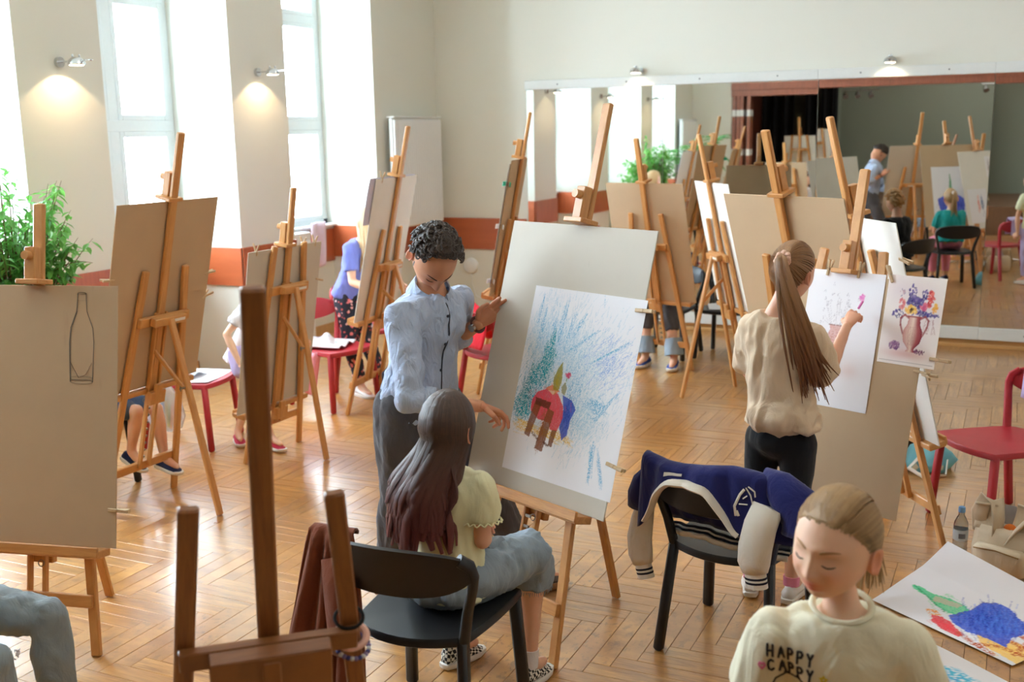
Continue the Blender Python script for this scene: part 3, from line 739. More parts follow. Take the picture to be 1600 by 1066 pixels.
E13 = Easel(-3.9, -.75, 95., 11., 1.72, 1.36, .45, .5, LE+' with white board standing on the stage, seen in mirror')
E13.root.location.z = .5; E13.M = Matrix.Translation((0, 0, .5)) @ E13.M

B = 'cardboard drawing board'
E1.board(.72, 'brown '+B+' with a pencilled bottle outline, facing the camera')
E2.board(.72, 'brown '+B+' seen from behind, in front of the seated child in denim shorts')
E3.board(.71, 'beige '+B+' hanging low before the standing girl in red shoes', 'board_grey')
E4.board(.70, 'off-white '+B+' seen from behind, with lilac sheet, before girl in floral leggings', 'board_white')
E5.board(.70, 'beige '+B+' seen edge-on behind the man in the blue shirt')
E6.board(.80, 'large grey '+B+' under the blue crayon picture of a chair', 'board_grey')
E7.board(.734, 'light brown '+B+' seen from behind, below the plant reflection')
E8.board(.70, 'white '+B+' seen from behind, narrow between two brown boards', 'board_white')
E9.board(.728, 'wide grey brown '+B+' behind the girl with the scrunchie')
E10.board(.735, 'pale grey '+B+' seen from behind, next to the red chair', 'board_white')
E11.board(.70, 'tall grey brown '+B+' with vase drawing and flower print', x=.04)
E13.board(.6, 'white '+B+' on the stage, visible only in the mirror', 'board_white')

def pin_sheet(e, name, label, cat, u0, u1, v0, v1, nu, nv, img, curl=.0, off=.001, skew=0.):
    return paint_sheet(name, label, cat, lambda u, v: e.on_board(u0+(u1-u0)*u+skew*v, v0+(v1-v0)*v, off+curl*(math.sin(u*5+1)*.5+.5)*v*(1-v)*4*.5), nu, nv, img)
def st2b(e, s_, t_): return s_, t_-(e.tt+e.tb)/2
# main picture: sheet coordinates measured on the board plane
u0, v1 = st2b(E6, -.19, 1.432); u1, v0 = st2b(E6, .415, .677)
pin_sheet(E6, 'crayon_picture', 'white sheet with crayon drawing of a chair and red drape on blue', 'drawing', u0, u1, v0, v1, 240, 300, pic_chair_still_life(), .002)
# ------------------------------------------------------------------ sheets and pins on the boards
def pin_sheet2(e, name, label, cat, s0, s1, t0, t1, nu, nv, img, curl=.0, off=.001):
    u0, v0 = st2b(e, s0-e_x(e), t0); u1, v1 = st2b(e, s1-e_x(e), t1)
    return pin_sheet(e, name, label, cat, u0, u1, v0, v1, nu, nv, img, curl, off)
def e_x(e): return getattr(e, 'bx_', 0.)
E11.bx_ = .04
pin_sheet2(E11, 'vase_sketch', 'white sheet with faint sketch of a pink vase, clipped by two pins', 'drawing', -.175, .185, .80, 1.40, 110, 160, pic_vase_sketch(), .004, .002)
pin_sheet2(E11, 'flower_print', 'watercolour print of a flower bouquet in a red vase', 'print', .20, .452, 1.03, 1.405, 110, 140, pic_flowers(), .002, .002)
pin_sheet2(E9, 'crayon_picture', 'white sheet with green bottle on blue drape, seen only in mirror', 'drawing', -.27, .24, .80, 1.46, 90, 110, pic_bottle_drape(), .002)
pin_sheet2(E10, 'crayon_picture', 'white sheet with blue and red marks, seen only in mirror', 'drawing', -.06, .30, .68, 1.13, 60, 80, pic_stripes([(40, 90, 150), (216, 90, 50)], 4), .002)
pin_sheet2(E10, 'still_life_print', 'small dark still life print pinned high, seen only in mirror', 'print', -.33, -.12, 1.28, 1.56, 60, 80, pic_stripes([(60, 60, 80), (180, 50, 50), (90, 90, 110)], 6), .001)
# bottle outline pencilled on E1's board, as thin graphite strokes
bo = MB()
def stroke(e, pts, wd=.0035):
    bo.tube([e.on_board(u, v, .0004) for u, v in pts], wd/2, 5, flat=(1, .25))
def mirp(pts): return pts+[(2*.205-u, v) for u, v in reversed(pts)]
cu = .205; bt = E1.bh
prof = [(cu-.018, bt-.03), (cu-.019, bt-.055), (cu-.022, bt-.10), (cu-.048, bt-.165), (cu-.053, bt-.22), (cu-.050, bt-.33), (cu-.049, bt-.375)]
sp = lambda P: P
stroke(E1, prof); stroke(E1, [(2*cu-u, v) for u, v in prof]); stroke(E1, [(u+.004, v+.001) for u, v in prof[2:]], .002)
stroke(E1, [(cu+.018*math.cos(a), bt-.03+.004*math.sin(a)) for a in [2*PI*k/12 for k in range(13)]])
stroke(E1, [(cu+.049*math.cos(a), bt-.375+.009*math.sin(a)) for a in [2*PI*k/16 for k in range(17)]]); stroke(E1, [(cu+.049*math.cos(a), bt-.362+.009*math.sin(a)) for a in [2*PI*k/16 for k in range(17)]], .002)
stroke(E1, [(cu-.048, bt-.30), (cu-.012, bt-.36), (cu+.02, bt-.345), (cu+.045, bt-.30)], .002); stroke(E1, [(cu-.02, bt-.058), (cu+.02, bt-.058)], .002)
tag(bo.build('pencil_drawing', M['charcoal']), 'pencil outline of a bottle drawn straight on the brown board', 'drawing')
# lilac sheet hanging behind E4's board
pin_sheet2(E4, 'lilac_sheet', 'pale lilac sheet hanging over the artist side of the off-white board', 'sheet', -.33, .43, 1.42, 1.745, 12, 14, None, .03, .004).data.materials[0] = mat_plain('lilac_paper', lin(206, 204, 226), .8, .02)
E5.pp = pin_sheet2(E5, 'white_sheet', 'white sheet on the edge-on board behind the man', 'sheet', -.30, .37, .86, 1.80, 8, 10, None, .02, .004)

def board_pin(e, u, v, du, dv, label, open_=.10, size=1.0, col='peg'):
    """u,v on the board; du,dv = outward direction in the board plane"""
    return clothespin(e.on_board(u, v, .001), e.bX*du+e.bU*dv, e.bN, label, open_, size, col)
CP = 'wooden clothespin '
board_pin(E6, E6.bw-.012, .245, 1, .05, CP+'beside the upper right of the blue crayon picture', .02, 1.2)
board_pin(E6, E6.bw-.012, -.335, 1, -.12, CP+'beside the lower right of the blue crayon picture', .02, 1.2)
board_pin(E1, E1.bw-.01, -.36, 1, -.03, CP+'on the lower right edge of the bottle board', .02, 1.2)
board_pin(E11, -.30+.17, .51, .12, 1, CP+'standing on the vase sketch, near the girl', .10, 1.0)
board_pin(E11, .02, .51, .12, 1, CP+'standing on the vase sketch, before the mast', .10, 1.0)
board_pin(E11, .17, .505, -.5, 1, CP+'yellowish, tilted at the corner of the flower print', .03, 1.1)
board_pin(E11, .41, .19, 1, -.02, CP+'sticking out right of the flower print', .02, 1.2)
board_pin(E11, E11.bw-.005, .13, 1, -.05, CP+'just under the flower print at the board edge', .08, .9)
board_pin(E10, -E10.bw+.008, -.18, -1, .0, CP+'on the lower edge of the pale board by the red chair', .10, 1.2)
board_pin(E10, -E10.bw+.008, .36, -1, -.15, CP+'on the pale board, in front of the black shirt', .03, 1.2)
board_pin(E2, -E2.bw+.01, .08, -1, .12, CP+'upper one on the brown board above the red chair', .03, 1.1)
board_pin(E2, -E2.bw+.01, -.06, -1, .5, CP+'opened, lower one on the brown board', .12, 1.1)
board_pin(E2, E2.bw-.01, .13, 1, .10, CP+'on the plant side of the brown board', .03, 1.1)
for u in (.28, -.17, -.29): board_pin(E3, u, E3.bh-.01, .05, 1, CP+{.28: 'on top of the low board, nearest the window pier', -.17: 'on top of the low board, beside the leg tip', -.29: 'on top of the low board, nearest its corner'}[u], .14, 1.0)
board_pin(E3, -E3.bw+.01, -.02+.28, -1, -.25, CP+'on the right edge of the low board', .03, 1.1)
board_pin(E4, .25, E4.bh-.01, .0, 1, CP+'holding the lilac sheet', .10, 1.1)
board_pin(E8, -E8.bw+.02, .05, -1, 0., CP+'on the narrow white board', .02, 1.1)
for k, (v, g) in enumerate(((.34, (40, 160, 120)), (.02, (240, 240, 236)), (-.40, (240, 240, 236)))):
    t = thing('bulldog_clip', ('green' if k == 0 else 'white')+' clip on the edge-on board, '+('upper', 'middle', 'lowest')[k]+' one', 'clip', E5.on_board(E5.bw-.01, v, .0), 0, 'clips on the edge-on board')
    b = MB(); mm = mat_plain('clip_plastic_%d' % k, lin(*g), .4)
    X, N = E5.bX, E5.bN; U = E5.bU
    b.beam(-X*.02+N*.012, X*.035+N*.03, .035, .006, U); b.beam(-X*.02-N*.012, X*.035-N*.03, .035, .006, U); b.build('jaw', mm, t)
    b = MB(); b.tube([U*-.016, U*.016], .008, 8); b.build('spring', M['steel'], t)
# pencils lying in the tray of the main easel
M['pencil'] = mat_plain('orange_pencil_lacquer', lin(204, 120, 50), .4)
M['pencil_dark'] = mat_plain('dark_pencil_lacquer', lin(70, 58, 50), .4)
def pencil(e, s0, s1, off, mat, label):
    a = e.W(s0, e.tb+.004, off); b_ = e.W(s1, e.tb+.004, off); t = thing('pencil', label, 'pencil', a, 0, 'pencils in the tray of the main easel')
    d = (b_-a); b = MB(); b.tube([Vector(), d*.93], .0045, 6); b.build('shaft', M[mat], t)
    b = MB(); b.tube([d*.93, d*.985], [.0045, .0012], 6); b.build('tip', M['peg'], t)
pencil(E6, .02, .19, .062, 'pencil', 'orange pencil lying in the tray under the crayon picture')
pencil(E6, -.26, -.10, .066, 'pencil_dark', 'dark pencil lying at the left in the tray under the crayon picture')
# hair ties round the leg of the empty easel
def tie(t_, r, mat, label, beads=0):
    c = E12.W(-(E12.WF+(E12.WT-E12.WF)*t_/1.375), t_, 0); X, U, N = E12.frame(); b = MB()
    if beads:
        o = None; root = thing('beaded_bracelet', label, 'bracelet', c)
        for k in range(beads):
            a = 2*PI*k/beads; bb = MB(); bb.ell(X*math.cos(a)*r+N*math.sin(a)*r*.85+U*(.012*math.sin(a+.6)), (.0062, .0062, .0055), 8, 6); bb.build('bead', M['bead%d' % (k % 3)], root)
        return
    b.tube([c+X*math.cos(a)*r+N*math.sin(a)*r*.85+U*(.008*math.sin(a)) for a in [2*PI*k/24 for k in range(24)]], mat[1], 8, close=True)
    tag(b.build('hair_tie', mat[0]), label, 'hair tie')
M['bead0'] = mat_plain('blue_bead', lin(52, 64, 132), .25); M['bead1'] = mat_plain('violet_bead', lin(120, 110, 160), .25); M['bead2'] = mat_plain('pale_bead', lin(214, 220, 226), .25)
tie(1.02, .031, (mat_cloth('black_hair_tie', lin(20, 18, 18)), .0042), 'thin black hair tie around the leg of the empty easel')
tie(.962, .034, (mat_cloth('pink_hair_tie', lin(232, 186, 170)), .0085), 'pale pink hair tie around the leg of the empty easel')
tie(.932, .037, None, 'blue beaded bracelet around the leg of the empty easel', 26)

# ------------------------------------------------------------------ chairs
M['chair_black'] = mat_plain('black_plastic', lin(15, 15, 18), .4, .06, bump=.05, bscale=600)
M['chair_seatblue'] = M['chair_black']
M['chair_red'] = mat_plain('red_plastic', lin(166, 34, 44), .45, .06, bump=.05, bscale=600)
SEATZ = .445
def seat_outline(k=1.0, n=10):
    """front wide with slightly bulging edges, rear narrower and rounder; local +Y is the front"""
    P = []
    def arc(a, b, bulge, nx, ny, m=n):
        for i in range(m):
            t = i/m; q = 4*t*(1-t); P.append((a[0]+(b[0]-a[0])*t+nx*bulge*q, a[1]+(b[1]-a[1])*t+ny*bulge*q))
    fl_, fr, rr, rl = (-.225, .205), (.225, .205), (.20, -.20), (-.20, -.20)
    arc(fl_, fr, .05, 0, 1); arc(fr, rr, .012, 1, 0); arc(rr, rl, .07, 0, -1); arc(rl, fl_, .012, -1, 0)
    return [(x*k, y*k) for x, y in P]
def chair_meshes(mat):
    parts = []
    b = MB(); O = seat_outline(); n = len(O)
    def ring(k, z): return [Vector((x*k, y*k, z(x, y) if callable(z) else z)) for x, y in O]
    dish = lambda d: (lambda x, y: SEATZ-d)
    b.loft([ring(.965, SEATZ-.034), ring(1.0, SEATZ-.028), ring(1.0, SEATZ-.006), ring(.985, SEATZ), ring(.8, SEATZ-.004), ring(.5, SEATZ-.008), ring(.15, SEATZ-.010)])
    parts.append(('seat', b))
    for sx in (-1, 1):
        b = MB(); b.beam((sx*.205, .185, SEATZ-.012), (sx*.228, .218, 0), .044, .034, (1, 0, 0), .009); parts.append(('leg', b))
        b = MB(); b.beam((sx*.192, -.195, SEATZ-.012), (sx*.225, -.262, 0), .036, .042, (1, 0, 0), .009); parts.append(('leg', b))
        # post: rises from the rear corner, leans out and back and bends into the band
        b = MB(); b.tube([(sx*.192, -.19, SEATZ-.03), (sx*.218, -.208, .54), (sx*.243, -.224, .62), (sx*.252, -.232, .668), (sx*.247, -.246, .705), (sx*.222, -.274, .735)], [.022, .021, .020, .021, .022, .02], 10, flat=(.8, 1.1)); parts.append(('post', b))
    b = MB(); m = 22; rings = []
    for i in range(m+1):
        t = i/m*2-1; a = t*1.25
        x = .256*math.sin(a)/math.sin(1.25); y = -.236-.085*(math.cos(a)-math.cos(1.25))/(1-math.cos(1.25))
        e = max(0., 1-abs(t)**2.4); zt = .705+.072*e**.7; zb = .676-.066*e**.8; tn = Vector((math.sin(a)*.7, -math.cos(a), 0)).normalized(); th = .011
        lean = -.03*e
        P = [Vector((x, y, zb))+tn*th*.7, Vector((x, y+lean*.5, (zb+zt)/2))+tn*th, Vector((x, y+lean, zt-.006))+tn*th*.8, Vector((x, y+lean, zt)), Vector((x, y+lean, zt-.006))-tn*th*.8, Vector((x, y+lean*.5, (zb+zt)/2))-tn*th, Vector((x, y, zb))-tn*th*.7, Vector((x, y, zb-.004))]
        rings.append(P)
    b.loft(rings); parts.append(('backrest', b))
    return parts
CH = {}
def chair(x, y, face, color, label, group):
    """face = direction the sitter looks at, degrees"""
    rz = math.radians(face-90)
    t = thing('cafe_chair', label, 'chair', (x, y, 0), rz, group)
    if color not in CH:
        CH[color] = []
        for nm, b in chair_meshes(M[color]):
            o = b.build(nm, M[color], t, angle=45); CH[color].append((nm, o.data))
    else:
        for nm, me in CH[color]:
            o = bpy.data.objects.new(nm, me); COL.objects.link(o); o.parent = t
    return t
GB, GR = 'black plastic chairs', 'red plastic chairs'
chair(-1.695, 2.955, 92, 'chair_black', 'black plastic chair under the girl in the pale yellow tee', GB)
chair(-.905, 3.985, 81, 'chair_black', 'black plastic chair with the navy varsity jacket over it', GB)
chair(-.01, 5.74, 219, 'chair_red', 'red plastic chair next to the beige backpack', GR)
chair(-4.91, 5.40, 15, 'chair_red', 'red plastic chair with white paper and plastic bag, behind the low board', GR)
chair(-4.606, 6.615, -14, 'chair_red', 'red plastic chair with a pale cloth on its seat by the floral leggings', GR)
chair(-4.80, 7.50, -14, 'chair_red', 'red plastic chair farthest back against the window wall', GR)
chair(-3.36, 6.95, 60, 'chair_red', 'red plastic chair with red jacket, behind the man', GR)
chair(-4.86, 4.36, 0, 'chair_black', 'black plastic chair under the child in denim shorts', GB)
chair(-2.28, 9.32, -95, 'chair_black', 'black plastic chair with papers near the mirror', GB)
chair(-.82, 6.74, -112, 'chair_black', 'black plastic chair of the girl in teal, seen only in mirror', GB)
chair(-1.22, 8.42, -146, 'chair_black', 'black plastic chair under the curly haired person in black', GB)
chair(-2.62, 9.45-.05, -98, 'chair_black', 'black plastic chair under the person in navy sneakers', GB) if False else None
# ------------------------------------------------------------------ people: library
V = Vector
def skin_mat(name, col):
    t = NT(name); p = t.obj(); n = t.noise(p, 14, 4); at = t.new('Attribute'); at.attribute_name = 'tint'
    c = t.mix(n, tuple(k*.94 for k in col), tuple(min(1, k*1.04) for k in col))
    c = t.mix(1.0, c, at.outputs['Color'], 'MULTIPLY')
    t.set(Base_Color=c, Roughness=.48); t.b.inputs['Subsurface Weight'].default_value = .12
    t.b.inputs['Subsurface Radius'].default_value = (.012, .005, .003); t.b.inputs['Specular IOR Level'].default_value = .35
    t.bump(t.noise(p, 220, 3), .06, .001); return t.m
M['skin'] = skin_mat('fair_skin', lin(226, 176, 148)); M['skin_man'] = skin_mat('tanned_skin', lin(204, 148, 116))
M['skin_pale'] = skin_mat('pale_child_skin', lin(242, 198, 168))
def hair_mat(name, a, b, tip=None, z0=0, z1=1):
    t = NT(name); oi = t.new('ObjectInfo'); uv = t.uv(); p = t.obj(); ge = t.new('NewGeometry')
    n = t.noise(t.mapping(uv, (.6, 14, 1)), 3, 4, .6); r = ge.outputs['Random Per Island']
    c = t.mix(t.math('ADD', t.math('MULTIPLY', n, .6), t.math('MULTIPLY', r, .4)), a, b)
    if tip:
        s = t.new('SeparateXYZ'); t.link(t.pos(), s.inputs[0]); c = t.mix(t.ramp(s.outputs['Z'], z1, z0), c, tip)
    t.set(Base_Color=c, Roughness=.42); t.b.inputs['Specular IOR Level'].default_value = .45
    t.bump(t.noise(t.mapping(uv, (.5, 30, 1)), 4, 3), .5, .003); return t.m

def head_pt(d, k=0., child=0.):
    """head surface (unit: metres of an adult head) in direction d: x right, y forward, z up; k scales features"""
    x, y, z = d
    q = [.0745*x, (.096 if y > 0 else .100)*y, (.117 if z > 0 else .118)*z]
    t = max(0., -q[2]/.118)
    q[0] *= 1-(.30-.13*child)*t**1.7
    if q[2] < 0: q[2] *= 1-.07*child
    if y < 0: q[1] *= 1-.52*t**1.1
    else: q[1] *= 1+.06*t
    if z > 0: q[0] *= 1+.04*math.sin(min(1, z)*PI)
    X, Z = q[0], q[2]
    if k and y > 0:
        g = lambda a, s: math.exp(-(a/s)**2)
        ax = abs(X)
        f = .0045*g(Z-.024, .011)*g(X, .05) - .0095*g(ax-.031, .016)*g(Z-.002, .012) + .0052*g(ax-.031, .0115)*g(Z-.0, .0075)
        nose = 0.
        if -.046 < Z < .03:
            u = (.03-Z)/.062; nose = (.003+.0185*min(1, max(0, u))**1.5)*(1 if Z > -.034 else max(0, 1-((-.034-Z)/.011)**2))
        f += nose*(1-.25*child)*g(X, .0065+.004*max(0, (.03-Z)/.065)) + .0055*g(ax-.0115, .0055)*g(Z+.033, .007)
        f += .0062*g(Z+.0555, .0055)*g(X, .019)+.0068*g(Z+.0675, .006)*g(X, .017)-.0052*g(Z+.0615, .0022)*g(X, .021)
        f += .0075*g(Z+.098, .017)*g(X, .02) + (.004+.003*child)*g(ax-.043, .02)*g(Z+.032, .022) - .003*g(Z+.080, .007)*g(X, .02)
        q[1] += k*f*(1 if y > .12 else y/.12)
    return V(q)
def head_mesh(c, R, F, U, s, child=0., flush=.5):
    """returns verts, faces, tints of a head with ears; R,F,U axes"""
    n, m = 84, 72; vs, fs, ti = [], [], []
    for i in range(m+1):
        th = PI*i/m
        for j in range(n):
            ph = 2*PI*j/n
            ph = ph+.55*math.sin(2*(ph))*0  # even
            d = (math.sin(th)*math.sin(ph), math.sin(th)*math.cos(ph), math.cos(th))
            p = head_pt(d, 1.0, child); w = c+(R*p.x+F*p.y+U*p.z)*s; vs.append(w)
            g = lambda a, q: math.exp(-(a/q)**2); col = [1, 1, 1]
            if d[1] > 0:
                lip = min(1, g(p.z+.0555, .0055)*g(p.x, .021)+g(p.z+.0675, .006)*g(p.x, .019)); chk = g(abs(p.x)-.042, .02)*g(p.z+.03, .022)*flush; ns = g(p.x, .012)*g(p.z+.034, .012)*.35
                for q_, (a, b_, e) in enumerate(((.90, .98, .97), (.42, .80, .85), (.44, .78, .86))): col[q_] = (1-lip*(1-a))*(1-chk*(1-b_))*(1-ns*(1-e))
                lid = g(abs(p.x)-.031, .014)*g(p.z-.009, .006); col = [k*(1-.12*lid) for k in col]
            ti.append(col)
    for i in range(m):
        for j in range(n):
            k = (j+1) % n; fs.append((i*n+j, i*n+k, (i+1)*n+k, (i+1)*n+j))
    for sx in (-1, 1):     # ears: a folded disc with a rim
        o = len(vs); ne, me_ = 14, 6
        for i in range(me_+1):
            r = i/me_
            for j in range(ne):
                a = 2*PI*j/ne; lx = math.cos(a)*.017*r*(1+.15*math.sin(a)); lz = math.sin(a)*.030*r
                rim = .010*math.exp(-((r-.85)/.18)**2)+.004
                p = V((sx*(.071+.012*r*(1 if math.cos(a) < 0 else .35)+rim*.6), -.012+lx-.004*r, -.012+lz)); vs.append(c+(R*p.x+F*p.y+U*p.z)*s); ti.append([.95, .76, .74])
        for i in range(me_):
            for j in range(ne):
                k = (j+1) % ne; f = (o+i*ne+j, o+i*ne+k, o+(i+1)*ne+k, o+(i+1)*ne+j); fs.append(f if sx < 0 else tuple(reversed(f)))
        # back of the ear
        o2 = len(vs)
        for j in range(ne):
            a = 2*PI*j/ne; p = V((sx*.066, -.014+math.cos(a)*.012, -.012+math.sin(a)*.022)); vs.append(c+(R*p.x+F*p.y+U*p.z)*s); ti.append([.95, .8, .78])
        for j in range(ne):
            k = (j+1) % ne; f = (o+me_*ne+j, o+me_*ne+k, o2+k, o2+j); fs.append(f if sx < 0 else tuple(reversed(f)))
    return vs, fs, ti

def fuse(b, voxel, smooth=4, fac=.5):
    """melts the overlapping pieces of MB b into one continuous surface; returns verts, faces"""
    me = bpy.data.meshes.new('tmp'); me.from_pydata(b.v, [], b.f); me.update()
    o = bpy.data.objects.new('tmp', me); COL.objects.link(o)
    r = o.modifiers.new('r', 'REMESH'); r.mode = 'VOXEL'; r.voxel_size = voxel
    sm = o.modifiers.new('s', 'SMOOTH'); sm.iterations = smooth; sm.factor = fac
    dg = bpy.context.evaluated_depsgraph_get(); e = bpy.data.meshes.new_from_object(o.evaluated_get(dg))
    nv = len(e.vertices); co = np.empty(nv*3); e.vertices.foreach_get('co', co); co = co.reshape(-1, 3)
    fs = [tuple(p.vertices) for p in e.polygons]
    bpy.data.objects.remove(o); bpy.data.meshes.remove(me); bpy.data.meshes.remove(e)
    return [V(p) for p in co], fs

def hand(b, wrist, d, palm, thumb, size=1.0, curl=(.5, .5, .5, .5), tcurl=.5, spread=.10):
    """adds palm, four fingers and a thumb to MB b. d: towards the fingers; palm: palm normal; thumb: side of the thumb"""
    s = size; d = V(d).normalized(); n = V(palm); n = (n-d*n.dot(d)).normalized(); l = V(thumb); l = (l-d*l.dot(d)-n*l.dot(n)).normalized(); w = V(wrist)
    def P(x, y, z): return w+(l*x+d*y+n*z)*s
    rings = []
    for y, hw, ht in ((-.012, .026, .019), (.01, .028, .018), (.04, .037, .017), (.07, .041, .0145), (.088, .040, .012)):
        rings.append([P(math.cos(a)*hw, y, math.sin(a)*ht) for a in [2*PI*k/12 for k in range(12)]])
    b.loft(rings)
    for i, (x, ln, r) in enumerate(((.030, .074, .0088), (.010, .082, .0090), (-.011, .076, .0086), (-.030, .060, .0076))):
        a = 0.; p = V((x, .082-.004*abs(i-1), -.001)); pts = [p-V((0, .025, 0)), p.copy()]; c = curl[i]
        yaw = (1.5-i)*spread
        for f, k in ((.45, 1.0), (.31, 1.1), (.24, .8)):
            a += c*k; p = p+V((math.sin(yaw)*math.cos(a), math.cos(yaw)*math.cos(a), math.sin(a)))*ln*f; pts.append(p.copy())
        W = [P(*q) for q in pts]; R_ = [r*s*1.05, r*s*1.05, r*s, r*s*.94, r*s*.82]
        b.tube(W, R_, 8)
        for q, rr in zip(W[1:], R_[1:]): b.ell(q, (rr*1.04,)*3, 8, 6)
    t0 = P(.024, .016, .006); t1 = P(.050, .040, .012+.012*tcurl); t2 = P(.058-.02*tcurl, .070, .016+.022*tcurl); t3 = P(.056-.040*tcurl, .095, .018+.026*tcurl)
    b.tube([t0, t1, t2, t3], [.014*s, .0115*s, .010*s, .0085*s], 8)
    for q, rr in ((t1, .0118), (t2, .0102), (t3, .0088)): b.ell(q, (rr*s,)*3, 8, 6)

def limb(b, pts, rad, n=14, side=None):
    """tapered limb through pts with rounded joints"""
    P = [V(p) for p in pts]
    # resample every segment so the radius profile can bulge
    b.tube(P, rad, n)
    for q, r in zip(P, rad): b.ell(q, (r, r, r), 12, 8)
def arm_pts(S, sh, el, wr, k=1.0):
    sh, el, wr = V(sh), V(el), V(wr)
    P = [sh, sh.lerp(el, .35), sh.lerp(el, .75), el, el.lerp(wr, .28), el.lerp(wr, .7), wr]
    R_ = [.046, .046, .040, .037, .040, .031, .0255]
    return P, [r*S*k for r in R_]
def leg_pts(S, hip, kn, an, k=1.0):
    hip, kn, an = V(hip), V(kn), V(an)
    P = [hip, hip.lerp(kn, .35), hip.lerp(kn, .8), kn, kn.lerp(an, .28), kn.lerp(an, .7), an]
    R_ = [.088, .080, .060, .053, .056, .042, .035]
    return P, [r*S*k for r in R_]
def torso(b, S, pel, neck, Rp, Rs, F, ease=0., w=1.0, hem=None, n=20, top=True, belly=0.):
    """rings from the hips to the neck; Rp,Rs right vectors at pelvis and shoulders, F forward"""
    pel, neck = V(pel), V(neck); Rp, Rs, F = V(Rp).normalized(), V(Rs).normalized(), V(F).normalized()
    ax = (neck-pel)
    prof = [(-.10, .150, .100), (.0, .165, .112), (.12, .158, .108), (.30, .138, .098), (.48, .140, .102), (.66, .158, .112), (.78, .168, .108), (.87, .160, .094), (.935, .118, .078), (.975, .080, .066), (1.04, .058, .060)]
    if hem is not None: prof = [(hem, prof[1][1]+.01, prof[1][2]+.008)]+[p for p in prof if p[0] > hem+.05]
    if not top: prof = [p for p in prof if p[0] <= .98]
    rings = []
    for t, a, c in prof:
        Rr = Rp.lerp(Rs, max(0, min(1, t))).normalized(); A = ax.normalized(); Fr = (F-A*F.dot(A)*.8); Fr = (Fr-Rr*Fr.dot(Rr)).normalized()
        o = pel+ax*t+Fr*(belly*math.exp(-((t-.25)/.2)**2)); e = ease if t < .9 else ease*(.6 if top else 1.0)
        rings.append([o+Rr*(math.cos(2*PI*k/n)*(a*S*w+e))+Fr*(math.sin(2*PI*k/n)*(c*S*w+e)) for k in range(n)])
    # orientation: Rr x Fr = up for right-handed frames
    b.loft(rings)

